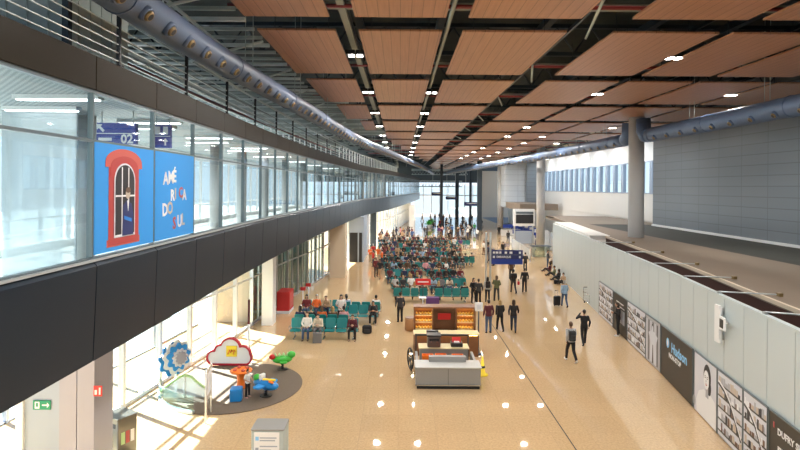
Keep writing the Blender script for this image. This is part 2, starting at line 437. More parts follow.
# rooms behind the dark framed glazing
pts = [(G(q)-2.4, q) for q in (30.2, 33, 36, 39, 42, 46, 50)]
s = mb('beigewall').sweep(pts, [(0, 4.9), (-.15, 4.9), (-.15, 0), (0, 0)]); struct(s.build('wall_room_back'))
q = G(30.2); struct(mb('beigewall').box((q-1.3, 30.2, 2.45), (2.3, .15, 4.9)).build('wall_room_side'))
slab('ceiling_room', 'beigewall', lambda y: G(y)-2.5, lambda y: G(y), 30.2, 50, 4.75, 4.88)
for i, y_ in enumerate((34, 38.5, 43)):
    struct(mb('steel_grey').box((G(y_)-1.4, y_, 1.6), (.9, .9, 3.2)).build('wall_room_booth'))
# wall blocks under the mezzanine, nearest
struct(mb('bluegrey').box((-9.33, 14.35, 2.3), (1.12, .7, 4.6)).build('wall_left_pale_block'))
s = mb('lilac').box((-8.52, 14.2, 2.3), (.44, .9, 4.6)); s.box((-8.06, 14.2, 2.3), (.44, .9, 4.6)); s.m('joint').box((-8.29, 14.22, 2.3), (.03, .84, 4.6))
struct(s.build('wall_left_lilac_block'))
# columns under the mezzanine
def pier(px0, px1, py, wd, m_, name='column_square'):
    p = fl((px0+px1)/2, py); w_ = (px1-px0)/FPX*p.y
    return struct(mb(m_).box((p.x, p.y+wd/2, 2.3), (w_, wd, 4.6)).build(name))
pier(261.5, 272.5, 325.5, .8, 'white')
pier(329.5, 345, 278, 1.6, 'beigewall')
p = fl(356, 262); struct(mb('bluegrey').box((p.x, p.y+3, 2.3), (1.5, 6, 4.6)).build('wall_left_blue_block'))
s = mb('joint').box((p.x-.25, p.y-.02, 1.5), (.8, .05, 3.0)).box((p.x+.45, p.y-.02, 1.5), (.3, .05, 3.0)); struct(s.build('door_1'))
pier(366, 369, 255, .5, 'white'); pier(370, 376, 250, .6, 'steel_dark')
pier(409, 414, 232, 1., 'white')
# mezzanine interior columns
for y_ in (13.8, 23.6, 27.3, 31.4, 36.2, 41.5, 47.5, 54, 61, 69, 78, 88, 100):
    x_ = F(y_)-2.7
    struct(mb('column').lathe((x_, y_, MEZ), [(.24, 0), (.24, 3.95)], 20).build('column_mezzanine'))
struct(mb('glass_hazy').box((-8.45, 12.5, 7.5), (1.75, .05, 3.9)).box((-9.3, 13.6, 7.5), (.05, 2.2, 3.9)).build('wall_mezzanine_frosted'))
# linear lights of the mezzanine
for i, (x_, y_) in enumerate(((-8.2, 9.6), (-8.2, 12.2), (-7.6, 16), (-7.6, 21), (-7.6, 26), (-7.6, 31), (-7.4, 37), (-7.2, 43), (-6.5, 50), (-6.8, 10.6), (-6.8, 14.5), (-6.8, 19), (-6.8, 24))):
    t = empty('linear_ceiling_light', (x_, y_, 9.38)); mb('white').box((0, 0, .05), (1.7, .22, .09)).build('housing', t); mb('lamp_white').box((0, 0, -.005), (1.6, .14, .02)).build('diffuser', t)
    tag(t, 'white linear light under the mezzanine mesh ceiling, %s from the near end' % ORD[i], 'ceiling light', 'linear lights inside the mezzanine')

# ------------------------------------------------------------------ railing on top of the band
for i in range(16):
    y0 = 3.6 + 3.35*i
    A, B = V((F(y0)-.05, y0, ZU)), V((F(y0+3.35)-.05, y0+3.35, ZU)); d = B-A; L = d.length
    t = empty('guard_railing', A); t.rotation_euler = (0, 0, math.atan2(d.y, d.x))
    mb('black').box((0, 0, .52), (.05, .07, 1.04)).box((0,0,.01),(.14,.14,.02)).build('post', t)
    for j, z_ in enumerate((.10, .26, .42, .58, .74)): mb('steel_light').tube([(0, 0, z_), (L, 0, z_)], .012, 6).build('cable', t)
    mb('steel_light').tube([(0, 0, 1.05), (L, 0, 1.05)], .024, 8).build('handrail', t)
    tag(t, 'cable railing with black post above the bronze band, %s bay from the near end' % ORD[i], 'railing', 'railing bays above the bronze band')
# plant box behind the railing
t = empty('air_handling_unit', (-7.5, 11.2, ZU-.35))
s = mb('steel_grey').box((0, 0, 1.3), (2.4, 2.2, 2.6))
for i in range(5): s.box((1.21, -.8+i*.4, 1.3), (.02, .03, 2.5))
for i in range(5): s.box((-.8+i*.4, -1.11, 1.3), (.03, .02, 2.5))
s.build('casing', t)
for x_ in (-1.2, 1.2): mb('steel_dark').box((x_, -1.15, 1.35), (.12, .12, 2.7)).build('corner_post', t)
tag(t, 'tall grey ribbed air handling cabinet standing behind the railing above the bronze band', 'air unit')

# ------------------------------------------------------------------ ceiling void: deck, beams
struct(mb('deck').box((4, 66, 15.3), (46, 160, .2)).build('ceiling_deck'))
for i in range(20):
    y_ = 8.1 + 7.5*i
    s = mb('steel_dark')
    for z_ in (13.5, 14.7):
        s.box((4, y_, z_), (40, .22, .16))
    for q in range(26):
        x_ = -15 + q*1.5; s.tube([(x_, y_, 13.55), (x_+.75, y_, 14.65), (x_+1.5, y_, 13.55)], .05, 5, smooth=False)
    struct(s.build('ceiling_beam_truss'))
for i, x_ in enumerate((-1.65, 1.55, 5.75, 9.92, 13.15, 16.65, 20.15)):
    s = mb('steel_dark').box((x_, 66, 14.2), (.28, 150, .3)).box((x_, 66, 13.1), (.08, 150, .12)); struct(s.build('ceiling_beam_spine'))
# wooden ceiling panels
COLS = [(-4.4,-2.0),(-1.3,1.25),(1.88,5.05),(6.47,9.70),(10.13,13.0),(13.32,16.48),(16.82,20.0)]
gap = .66
for r in range(-1, 18):
    y0, y1 = 15.6+7.5*(r-1)+gap, 15.6+7.5*r-gap
    ym = (y0+y1)/2
    for (xa, xb) in COLS:
        lo, hi = DL(ym)-.1, 99
        a, b = max(xa, lo), min(xb, hi)
        if b-a < .35 or (y0 > 40 and a > DR(ym)+1.6): continue
        s = mb('wood').box((0, 0, .03), (b-a, y1-y0, .06)); s.m('steel_dark').box((0, 0, .09), (b-a-.3, y1-y0-.3, .05))
        o = s.build('ceiling_panel', loc=((a+b)/2, ym, 12.45)); struct(o)
        h = mb('steel_dark')
        for sx in (-1, 1):
            for sy in (-1, 1): h.tube([(sx*(b-a)*.36, sy*2.2, .1), (sx*(b-a)*.36, sy*2.2, 1.1)], .012, 4)
        h.build('hanger', o)
# cross-gap services
for r in range(0, 10):
    y_ = 15.6 + 7.5*(r)
    t = mb('red_pipe').tube([(-5, y_-.25, 12.9), (21, y_-.25, 12.9)], .06, 8)
    tag(t.build('sprinkler_pipe'), 'dark red sprinkler pipe across the %s gap between ceiling panel rows' % ORD[r], 'pipe', 'sprinkler pipes in the ceiling gaps')
    t = mb('tray').box((8, y_+.3, 13.05), (26, .30, .06)).box((8, y_+.15, 13.1), (26, .02, .1)).box((8, y_+.45, 13.1), (26, .02, .1))
    tag(t.build('cable_tray'), 'grey cable tray across the %s gap between ceiling panel rows' % ORD[r], 'cable tray', 'cable trays in the ceiling gaps')
tag(mb('tray').tube([(1.45, 6, 12.75), (1.5, 60, 12.75)], .07, 8).build('conduit'), 'grey conduit running lengthwise in the narrow slot left of the wide ceiling slot', 'conduit')
tag(mb('tray').box((-1.75, 40, 12.95), (.22, 70, .1)).build('cable_tray'), 'long cable tray above the square lamps in the leftmost lengthwise ceiling slot', 'cable tray')
for i in range(7):
    y_ = 14 + 7.5*i
    struct(mb('steel_grey').tube([(5.3, y_, 12.65), (6.3, y_+4.2, 12.82)], .045, 6).build('ceiling_beam_brace'))

# open services over the mezzanine, left of the panels
for i in range(46):
    y_ = 7.0 + .95*i; xe = DL(y_)+.9 if y_ > 26 else -4.55
    s = mb('steel_light' if i % 3 == 0 else 'steel_grey').box(((xe-14)/2, y_, 12.55), (xe+14, .09 if i % 3 else .16, .10)); struct(s.build('ceiling_beam_purlin'))
for i, x_ in enumerate((-5.6, -6.7, -7.6, -8.8, -10.2, -11.0)):
    f_ = lambda y, x_=x_: F(y)+x_+5.4
    s = mb('steel_light' if i % 2 == 0 else 'tray').sweep(path(f_, 4, 60), [(.03, 12.1+.06*i), (.03, 12.17+.06*i), (-.03, 12.17+.06*i), (-.03, 12.1+.06*i)])
    tag(s.build('cable_ladder'), 'slim pale rail running lengthwise over the mezzanine roof, %s from the perforated duct' % ORD[i], 'rail', 'lengthwise rails over the mezzanine roof')
for i in range(9):
    y_ = 8+4.4*i
    s = mb('steel_light').tube([(F(y_)-1.2, y_, 11.6), (F(y_)+.9, y_+.9, 12.5)], .045, 6)
    struct(s.build('ceiling_beam_strut'))
for i, (x_, z_) in enumerate(((-7.2, 11.2), (-9.0, 11.7), (-10.5, 10.9))):
    f_ = lambda y, x_=x_: F(y)+x_+5.4
    s = mb('red_pipe' if i == 1 else 'steel_grey').sweep(path(f_, 13.5, 60), [(.07*math.cos(a*PI/4), z_+.07*math.sin(a*PI/4)) for a in range(8)], smooth=True)
    tag(s.build('service_pipe'), ('dark red' if i == 1 else 'thin grey') + ' service pipe above the mezzanine, ' + ('nearest the railing', 'in the middle', 'farthest from the railing')[i], 'pipe', 'service pipes above the mezzanine')
for za, zb_ in ((12.9, 15.2), (9.45, 10.0)):
    s = mb('steel_grey').sweep(path(lambda y: F(y)-6.25, -4, 150), [(.0, zb_), (-.15, zb_), (-.15, za), (.0, za)]); struct(s.build('wall_upper_left'))
k = 0; y = -3.0
while y < 145:  # invented clerestory row, added to let daylight into the ceiling void
    A, B = V((F(y)-6.3, y, 0)), V((F(y+4)-6.3, y+4, 0)); d = B-A; L = d.length; fr = frame(A, d)
    o = struct(mb('white', fr).box((0, 11.45, 0), (.12, 2.9, .14)).box((L/2, 11.45, 0), (.06, 2.9, .1)).build('window_%d' % (WN+k))); mb('glass', fr).box((L/2, 11.45, 0), (L-.12, 2.85, .012)).build('pane', o)
    k += 1; y += 4
WN += k

# lamps in the slots
LAMPS = []
for x_, ks in ((-1.65, range(-2, 9)), (1.55, (-2, -1) + tuple(range(1, 9))), (9.92, (-2, -1, 0, 1, 3, 4, 6, 7, 8, 9)), (13.15, (4, 5, 6, 7, 8, 9)), (16.65, (-1, 1, 3, 5))):  # negative rows hang out of view overhead, added to light the hall
    for k_ in ks: LAMPS.append((x_, 19.4+7.5*k_))
SL = {-1.65: 'leftmost slot', 1.55: 'second slot from the left', 9.92: 'first slot right of wide slot', 13.15: 'second slot right of wide slot', 16.65: 'third slot right of wide slot'}
cnt = {}
lampmb = {}
for (x_, y_) in LAMPS:
    cnt[x_] = cnt.get(x_, 0)+1
    t = empty('recessed_ceiling_lamp', (x_, y_, 12.5))
    mb('black').box((-.19, 0, .05), (.34, .42, .16)).box((.19, 0, .05), (.34, .42, .16)).build('housing', t)
    for q in (-1, 1): mb('lamp').box((q*.15, 0, -.045), (.20, .28, .03)).build('diffuser', t)
    tag(t, 'twin square ceiling lamp, %s, %s from near end' % (SL[x_], ORD[cnt[x_]-1]), 'ceiling lamp', 'recessed lamps in the ceiling slots')
    l = bpy.data.lights.new('lamp_light', 'AREA'); l.shape = 'RECTANGLE'; l.size = .34; l.size_y = .26; l.energy = 250 if y_ < 62 else 420; l.color = (1, .96, .90); l.spread = PI*.95
    lo = bpy.data.objects.new('lamp_light', l); COL.objects.link(lo); lo.location = (x_, y_, 12.42)

# ------------------------------------------------------------------ jet ducts
def duct(f, y0, y1, z, r, name, label, sp, side, n_first, ntop=100, hood=None, dm='duct'):
    pr = [(r*math.cos(a*PI/10), z+r*math.sin(a*PI/10)) for a in range(20)]
    t = empty(name, (0, 0, 0)); mb(dm).sweep(path(f, y0, y1, 1.2), pr, smooth=True).build('tube', t)
    # flat plate that carries the nozzles
    y = n_first; c = 0
    while y < y1-1 and c < ntop:
        dx = (f(y+.5)-f(y-.5)); an = math.atan2(-dx, 1)
        d = V((side*math.cos(math.radians(38)), 0, -math.sin(math.radians(38)))); d = Matrix.Rotation(an, 3, 'Z') @ d
        p = V((f(y), y, z)) + d*(r-.03)
        b = mb(dm).tube([p, p+d*.10], [.17, .145], 12); b.m('brass').tube([p+d*.09, p+d*.15], [.125, .085], 12)
        b.m('black').tube([p+d*.145, p+d*.152], [.07, .07], 10)
        b.build('nozzle', t); c += 1; y += sp
    # seams
    q = y0+2
    while q < min(y1, 70):
        mb(dm).sweep([(f(q), q), (f(q+.06), q+.06)], [((r+.02)*math.cos(a*PI/10), z+(r+.02)*math.sin(a*PI/10)) for a in range(20)]).build('seam_ring', t); q += 5.8
    q = y0+3.5
    while q < min(y1, 80):
        for e in (-.12, .12): mb('steel_grey').tube([(f(q)+e, q, z+r-.04), (f(q)+e, q, 15.2)], .014, 5).build('hanger_rod', t)
        q += 5.8
    tag(t, label, 'air duct'); return t
tL = duct(DL, -4, 134, 11.15, .36, 'jet_nozzle_duct', 'long blue-grey round duct with brass nozzles above the mezzanine railing', .98, 1, 3.2)
tR = duct(DR, 37.1, 134, 11.1, .44, 'jet_nozzle_duct', 'blue-grey nozzle duct running away beyond the round column on the right', 1.45, -1, 38, 60, dm='duct_blue')
tR2 = duct(DR, 8, 33.9, 11.1, .44, 'jet_nozzle_duct', 'blue-grey nozzle duct in front of the grey tiled wall, upper right', 1.45, -1, 12, 60, dm='duct_blue')
for t, y_, s_ in ((tR, 36.5, -1), (tR2, 34.5, 1)):
    mb('duct_blue').tube([(DR(y_), y_+s_*-.9 if 0 else y_-s_*.9, 11.1), (DR(y_), y_-s_*.4, 11.12), (DR(y_), y_-s_*.1, 11.4), (DR(y_), y_-s_*.02, 12.2)], .45, 18).build('elbow', t)

# ------------------------------------------------------------------ right side: partition, shop roof, tiled wall
def pan(y): return V((W(y), y, 0))
yy = 6.5; PH = 4.35
n = 0
while yy < 50:
    a, b = pan(yy), pan(min(yy+1.25, 50.2)); d = b-a; fr = frame(a, -d)   # local x towards the camera, z out towards the hall
    L = d.length
    struct(mb('partition', fr).box((-L/2, PH/2, -.06), (L-.026, PH, .12)).build('wall_partition')); yy += 1.25
s = mb('partition')
s.sweep(path(lambda y: W(y), 6.5, 50.2, 2.5), [(.14, PH-.02), (.14, PH+.04), (-.02, PH+.04), (-.02, PH-.02)]); struct(s.build('trim_partition_cap'))
struct(mb('joint').sweep(path(W, 6.5, 50.2, 2.5), [(.10, .02), (.10, PH-.03), (.06, PH-.03), (.06, .02)]).build('trim_partition_joint'))
RZ = 4.5
RF = lambda y: W(y) + .95 + .012*(y-14)
slab('roof_shop', 'roof_beige', RF, lambda y: 17.0, 5, 62, RZ-.15, RZ)
slab('roof_dark_strip', 'roof_dark', lambda y: 17.0, lambda y: 22.2, 5, 48, RZ-.35, RZ-.02)  # darker strip between the shop roof and the tiled wall
slab('roof_landing', 'roof_beige', lambda y: 17.0, lambda y: 24.0, 48, 62, RZ-.35, RZ-.01)
slab('wall_trench', 'maroon', lambda y: RF(y)+.02, lambda y: RF(y)+.2, 5, 36, 2.4, RZ-.15)
slab('floor_trench', 'maroon', lambda y: W(y)+.12, lambda y: RF(y)+.1, 5, 50, 2.6, 2.75)
slab('trim_roof_edge', 'beigewall', lambda y: RF(y)-.03, lambda y: RF(y)+.06, 5, 36, RZ-.1, RZ+.02)
slab('roof_light_boards', 'offwhite', lambda y: W(y)+.15, lambda y: RF(y)+.3, 36, 50, RZ-.25, RZ+.03)
for i, y_ in enumerate((11.5, 14.2, 17.0, 20.0, 23.4, 27.5, 32.2)):
    A = V((W(y_)+.05, y_, PH+.10)); B = V((RF(y_-1.2)+.35, y_-1.2, RZ+.10))
    t = empty('tie_rod'); mb('alu').tube([A, B], .022, 8).build('rod', t); mb('brass').box(B, (.12, .14, .1)).build('anchor', t); mb('alu').box(A-V((0,0,.025)), (.1, .1, .06)).build('bracket', t)
    tag(t, 'pale tie rod across the dark trench beside the shop roof, %s from the near end' % ORD[i], 'tie rod', 'tie rods across the trench')
# tiled wall on the right
struct(mb('tilewall').box((22.3, 19.9, 9.85), (.5, 53.2, 10.7)).build('wall_right_tiled'))
struct(mb('tilewall').box((23.2, 46.4, 8.9), (1.4, .5, 8.8)).build('wall_right_return'))
struct(mb('white').box((22.0, 28, RZ+.08), (.1, 37, .16)).build('baseboard_right'))
struct(mb('tilewall_x').box((4.5, -6.9, 7.6), (36, .4, 15.2)).build('wall_back'))
struct(mb('tilewall').box((22.4, 20, 2.2), (.3, 54, 4.4)).build('wall_right_lower'))
# back right wall with ribbon windows
XW = 24.0
s = mb('offwhite').box((XW+.15, 82, 5.9), (.3, 72, 2.7)).box((XW+.15, 82, 12.8), (.3, 72, 4.8)).box((XW+.15, 82, 2.3), (.3, 72, 4.6)); struct(s.build('wall_right_far'))
k = 0; y = 46.5
while y < 117:
    fr = frame((XW, y, 0), (0, 1, 0))
    w = mb('bluegrey', frame((XW, y, 0), (0, -1, 0))); w.box((0, 8.8, -.1), (.55, 3.2, .35)); w.box((-1.1, 7.27, -.1), (2.2, .1, .3)); w.box((-1.1, 10.37, -.1), (2.2, .1, .3))
    o = struct(w.build('window_%d' % (WN+k))); mb('glass').box((XW+.1, y+1.1, 8.8), (.012, 1.7, 3.1)).build('pane', o)
    k += 1; y += 2.2
WN += k
# round columns
for i, (px, Y, r_) in enumerate(((636, 35.5, .49), (540.5, 66, .50), (500.5, 93, .52))):
    x_ = at(px, 200, Y).x
    o = mb('column').lathe((x_, Y, 0), [(r_, 0), (r_, 15)], 32).build('column_round'); struct(o)
# wall washers over the ribbon windows
for i in range(9):
    y_ = 48.5+5.2*i; b = empty('wall_washer_light', (21.9, y_, 12.1)); mb('white').box((0,0,0),(.3,1.3,.2)).build('housing', b); mb('lamp_white').box((.06,0,-.11),(.16,1.2,.03)).build('diffuser', b)
    mb('alu').tube([(0,0,.1),(0,0,3.1)], .02, 6).build('hanger', b)
    tag(b, 'small white wall washer lamp above the ribbon windows, %s from the grey tiled wall' % ORD[i], 'wall washer', 'wall washer lamps on the right')
    l = bpy.data.lights.new('washer_light', 'AREA'); l.shape = 'RECTANGLE'; l.size = .2; l.size_y = 1.2; l.energy = 150; l.color = (.86, .93, 1)
    lo = bpy.data.objects.new('washer_light', l); COL.objects.link(lo); lo.location = (21.96, y_, 11.95); lo.rotation_euler = (0, -.5, 0)
# big pale volume beyond
struct(mb('tilewall_x').box((20.6, 92.5, 8.5), (6.2, 7, 8.0)).build('wall_pale_volume'))
struct(mb('tilewall').box((21.9, 88.6, 8.5), (1.9, 1.0, 8)).build('wall_blue_recess'))
s = mb('roof_beige').box((20.5, 84, 4.9), (5.6, 11, .9)); struct(s.build('roof_kiosk_row'))

# ------------------------------------------------------------------ far end
s = mb('beigewall').box((27.5, 141, 6), (12, .4, 12.2)); struct(s.build('wall_end_right'))
s = mb('steel_dark').box((9.5, 146, 12.3), (60, .4, 6.6)); struct(s.build('wall_end_upper'))
s = mb('steel_grey').box((10, 139.8, 9.35), (12.4, 1.2, .25)).box((10, 139.8, 7.9), (12.4, 1.2, .25)).box((10, 139.4, 12.2), (14, .5, .6))
for i in range(14): s.tube([(4.1+i*.88, 139.3, 8.0), (4.54+i*.88, 139.3, 9.3), (4.98+i*.88, 139.3, 8.0)], .06, 5)
for i in range(18): s.tube([(3.2+i*.8, 139.2, 11.0), (3.6+i*.8, 139.2, 12.0), (4.0+i*.8, 139.2, 11.0)], .06, 5)
s.box((10, 139.2, 11.0), (14, .2, .2))
struct(s.build('beam_end_bridge'))
for (px, w_, Y) in ((441.5, .55, 110), (457, .8, 125), (470.5, .5, 112), (479.5, .8, 96)):
    x_ = at(px, 190, Y).x; struct(mb('steel_dark').box((x_, Y, 6.5), (w_, w_, 13)).build('column_steel'))
for i in range(8):
    x_ = 4.0+i*2.2; w = mb('white').box((x_, 142, 4.4), (.2, .2, 8.2)).box((x_+1.1, 142, 5.6), (2.2, .1, .3)); o = struct(w.build('window_%d' % (WN+i))); mb('glass').box((x_+1.1, 142, 4.2), (2.0, .02, 7.8)).build('pane', o)
WN += 8

# ------------------------------------------------------------------ people
def remeshed(b, vox, name, m_=None, smooth=2):
    me = b.mesh('tmp'); o = bpy.data.objects.new('tmp', me); COL.objects.link(o)
    r = o.modifiers.new('r', 'REMESH'); r.mode = 'VOXEL'; r.voxel_size = vox; r.use_smooth_shade = True
    if smooth: q = o.modifiers.new('s', 'SMOOTH'); q.factor = .5; q.iterations = smooth
    dg = bpy.context.evaluated_depsgraph_get(); out = bpy.data.meshes.new_from_object(o.evaluated_get(dg)); out.name = name
    bpy.data.objects.remove(o); out.materials.clear(); out.materials.append(M[m_] if m_ else None)
    return out
def limb(b, p0, p1, r0, r1, n=12):
    p0, p1 = V(p0), V(p1); b.tube([p0, p0.lerp(p1, .3), p0.lerp(p1, .6), p1], [r0, r0*.98+.0*r1, (r0*.45+r1*.55), r1], n)
    b.ell(p0, r0*.99, 12, 8); b.ell(p1, r1*.99, 12, 8)
def loft(b, rings, n=16):
    """rings: (centre, rx, ry, tilt about x)"""
    vs = []; fs = []
    for (c, rx, ry, tl) in rings:
        for k in range(n):
            a = 2*PI*k/n; p = Matrix.Rotation(tl, 3, 'X') @ V((rx*math.copysign(abs(math.cos(a))**.8, math.cos(a)), ry*math.copysign(abs(math.sin(a))**.8, math.sin(a)), 0)); vs.append(V(c)+p)
    for i in range(len(rings)-1):
        for k in range(n): k2 = (k+1) % n; fs.append((i*n+k, i*n+k2, (i+1)*n+k2, (i+1)*n+k))
    fs.append(tuple(reversed(range(n)))); fs.append(tuple((len(rings)-1)*n+k for k in range(n)))
    b._add(vs, fs, True)
def hand(b, wr, d, side, palm_n, curl=.5):
    """palm and five fingers from the wrist along d; palm_n is where the palm faces, side is towards the thumb"""
    d = V(d).normalized(); pn = V(palm_n).normalized(); sd = V(side).normalized()
    R = Matrix((sd, d, pn)).transposed()
    b.ell(V(wr)+d*.045, (.040, .055, .018), 12, 8, rot=R)
    for k, ln in enumerate((.062, .075, .080, .072)):
        s0 = V(wr)+d*.085+sd*(-.030+.020*k)
        p1 = s0+(d*math.cos(curl*.5)+pn*math.sin(curl*.5))*ln*.45
        p2 = p1+(d*math.cos(curl*1.3)+pn*math.sin(curl*1.3))*ln*.33
        p3 = p2+(d*math.cos(curl*2.0)+pn*math.sin(curl*2.0))*ln*.25
        b.tube([s0-d*.02, s0, p1, p2, p3], [.0095, .0095, .009, .008, .0065], 8)
    t0 = V(wr)+d*.025+sd*.025; t1 = t0+(sd*.75+d*.6+pn*.25).normalized()*.04; t2 = t1+(sd*.25+d*.9+pn*.35).normalized()*.032
    b.tube([t0, t1, t2], [.013, .011, .008], 8)
POSES = {}
def pose(name, **k): POSES[name] = k
# joints are for a 1.70 m adult looking towards -Y; L is +X
base = dict(P=(0,0,.93), Cc=(0,.0,1.30), N=(0,.01,1.46), H=(0,-.02,1.60), hip=.09, sh=.178)
pose('stand', **base, kl=(.10,-.02,.50), kr=(-.10,-.01,.50), al=(.12,.02,.085), ar=(-.11,.01,.085), el=(.25,.03,1.14), er=(-.25,.03,1.14), wl=(.25,-.05,.90), wr=(-.25,-.05,.90))
pose('stand_phone', **{**base, 'H': (0,-.05,1.59)}, kl=(.11,-.03,.50), kr=(-.09,.01,.50), al=(.13,-.03,.085), ar=(-.10,.05,.085), el=(.24,.02,1.15), er=(-.23,.02,1.14), wl=(.10,-.24,1.20), wr=(-.10,-.22,1.16))
pose('walk', **{**base, 'Cc': (0,-.03,1.30), 'N': (0,-.03,1.46), 'H': (0,-.06,1.60)}, kl=(.10,-.17,.51), kr=(-.10,.02,.49), al=(.10,-.24,.10), ar=(-.10,.30,.14), el=(.25,.12,1.15), er=(-.25,-.10,1.15), wl=(.24,.06,.92), wr=(-.24,-.26,.98))
pose('walk_ear', **{**base, 'Cc': (0,-.02,1.30), 'N': (0,-.02,1.46)}, kl=(.10,.03,.49), kr=(-.10,-.16,.51), al=(.10,.28,.13), ar=(-.10,-.22,.10), el=(.33,-.12,1.26), er=(-.25,.08,1.14), wl=(.15,-.12,1.52), wr=(-.24,-.02,.90))
pose('talk', **base, kl=(.13,-.01,.50), kr=(-.12,-.02,.50), al=(.15,.02,.085), ar=(-.15,-.01,.085), el=(.27,.0,1.17), er=(-.27,.02,1.16), wl=(.20,-.20,1.06), wr=(-.10,-.20,1.02))
sb = dict(P=(0,.05,.55), Cc=(0,.10,.92), N=(0,.10,1.09), H=(0,.07,1.23), hip=.09, sh=.178)
pose('sit', **sb, kl=(.12,-.40,.52), kr=(-.12,-.40,.52), al=(.13,-.42,.085), ar=(-.13,-.44,.085), el=(.25,.02,.76), er=(-.25,.02,.76), wl=(.13,-.20,.66), wr=(-.12,-.20,.66))
pose('sit_forward', **{**sb, 'Cc': (0,-.02,.90), 'N': (0,-.10,1.05), 'H': (0,-.17,1.17)}, kl=(.15,-.40,.52), kr=(-.15,-.40,.52), al=(.15,-.36,.085), ar=(-.16,-.36,.085), el=(.24,-.20,.68), er=(-.24,-.20,.68), wl=(.07,-.38,.78), wr=(-.06,-.38,.78))
pose('sit_back', **{**sb, 'Cc': (0,.16,.91), 'N': (0,.19,1.08), 'H': (0,.17,1.22)}, kl=(.11,-.41,.53), kr=(-.05,-.40,.60), al=(.12,-.55,.085), ar=(.18,-.60,.24), el=(.27,.10,.75), er=(-.27,.12,.75), wl=(.20,-.10,.70), wr=(-.14,-.08,.68))
pose('sit_floor', P=(0,.0,.14), Cc=(0,.06,.50), N=(0,.06,.66), H=(0,.02,.80), hip=.09, sh=.19, kl=(.22,-.34,.36), kr=(-.26,-.30,.22), al=(.10,-.62,.09), ar=(.06,-.44,.10), el=(.28,-.02,.36), er=(-.27,-.04,.34), wl=(.20,-.26,.38), wr=(-.10,-.24,.30))
def build_pose(nm, k, fine):
    P, Cc, N, H = (V(k[q]) for q in ('P', 'Cc', 'N', 'H'))
    hl, hr = P+V((k['hip'],0,-.03)), P+V((-k['hip'],0,-.03)); sl_, sr_ = Cc+V((k['sh'],0,.09)), Cc+V((-k['sh'],0,.09))
    lean = math.atan2(-(Cc.y-P.y), (Cc.z-P.z)) * -1
    tl = -lean
    J = {q: V(k[q]) for q in ('kl','kr','al','ar','el','er','wl','wr')}
    out = {}
    b = mb('white')
    loft(b, [(P+V((0,0,-.07)), .13, .09, 0), (P, .155, .105, tl*.3), (P.lerp(Cc,.4), .13, .09, tl), (P.lerp(Cc,.8), .155, .10, tl), (Cc+V((0,0,.06)), .17, .095, tl), (Cc+V((0,0,.12)), .12, .075, tl), (Cc.lerp(N,.9), .055, .055, tl)])
    for (h_, kn, an, s_) in ((hl, J['kl'], J['al'], 1), (hr, J['kr'], J['ar'], -1)):
        limb(b, h_, kn, .078, .052); limb(b, kn, an, .052, .036); b.ell(an+V((0,-.07,-.045)), (.04, .12, .035), 12, 6)
    for (s0, e_, w_, s_) in ((sl_, J['el'], J['wl'], 1), (sr_, J['er'], J['wr'], -1)):
        limb(b, s0, e_, .048, .038); limb(b, e_, w_, .038, .026)
        d = (w_-e_).normalized(); inward = V((-s_, 0, 0)); pn = (inward - d*inward.dot(d)).normalized(); th = d.cross(pn)*s_
        if th.dot(V((0,-1,0))) < 0: th = -th
        hand(b, w_, d, th, pn, .55)
    limb(b, Cc.lerp(N, .5), N+V((0,-.01,.05)), .052, .048)
    # head: skull, jaw, nose, ears, brow
    b.ell(H+V((0,.01,.02)), (.074, .092, .095), 16, 12); b.ell(H+V((0,-.028,-.045)), (.056, .062, .062), 14, 10)
    b.ell(H+V((0,-.093,-.012)), (.012, .018, .026), 8, 6); b.ell(H+V((0,-.082,.022)), (.045, .012, .010), 8, 6)
    for s_ in (-1, 1): b.ell(H+V((s_*.077, .005, -.008)), (.010, .020, .030), 8, 6)
    b.ell(H+V((0,-.086,-.048)), (.022, .010, .008), 8, 6)
    out['body'] = remeshed(b, .0085 if fine else .014, 'person_body', None, 1)
    for long_, key in ((False, 'top_short'), (True, 'top_long')):
        b = mb('white'); 
        loft(b, [(P+V((0,0,-.06 if P.z > .8 else .0)), .175, .125, 0), (P+V((0,0,.06)), .168, .120, tl*.5), (P.lerp(Cc,.4), .150, .108, tl), (P.lerp(Cc,.8), .178, .118, tl), (Cc+V((0,0,.06)), .178, .112, tl), (Cc+V((0,0,.12)), .115, .085, tl), (Cc.lerp(N,.80), .070, .066, tl)])
        for (s0, e_, w_) in ((sl_, J['el'], J['wl']), (sr_, J['er'], J['wr'])):
            if long_: limb(b, s0+V((0,0,-.012)), e_, .060, .050); limb(b, e_, e_.lerp(w_, .93), .050, .038)
            else: limb(b, s0, s0.lerp(e_, .72), .063, .060)
        out[key] = remeshed(b, .016, 'shirt', None, 2)
    b = mb('white')
    loft(b, [(P+V((0,0,-.10)), .15, .11, 0), (P+V((0,0,-.03)), .165, .118, 0), (P+V((0,0,.05)), .155, .112, tl*.4)])
    for (h_, kn, an) in ((hl, J['kl'], J['al']), (hr, J['kr'], J['ar'])):
        limb(b, h_, kn, .092, .068); limb(b, kn, kn.lerp(an, .93), .068, .054)
    out['trousers'] = remeshed(b, .016, 'trousers', None, 2)
    for key, kn, an in (('shoe_a', J['kl'], J['al']), ('shoe_b', J['kr'], J['ar'])):
        b = mb('white')
        dn = (an-kn).normalized(); pitch = math.atan2(dn.y, -dn.z) * .8
        R = Matrix.Rotation(pitch, 3, 'X')
        b.ell(an+R @ V((0,-.065,-.045)), (.046, .135, .038), 12, 8, rot=R); b.ell(an+R @ V((0,.02,-.03)), (.045, .055, .05), 10, 6, rot=R)
        out[key] = remeshed(b, .016, 'shoe', None, 1)
    b = mb('white'); b.ell(H+V((0,.022,.042)), (.084, .098, .088), 14, 10); b.ell(H+V((0,.055,-.01)), (.072, .062, .075), 12, 8)
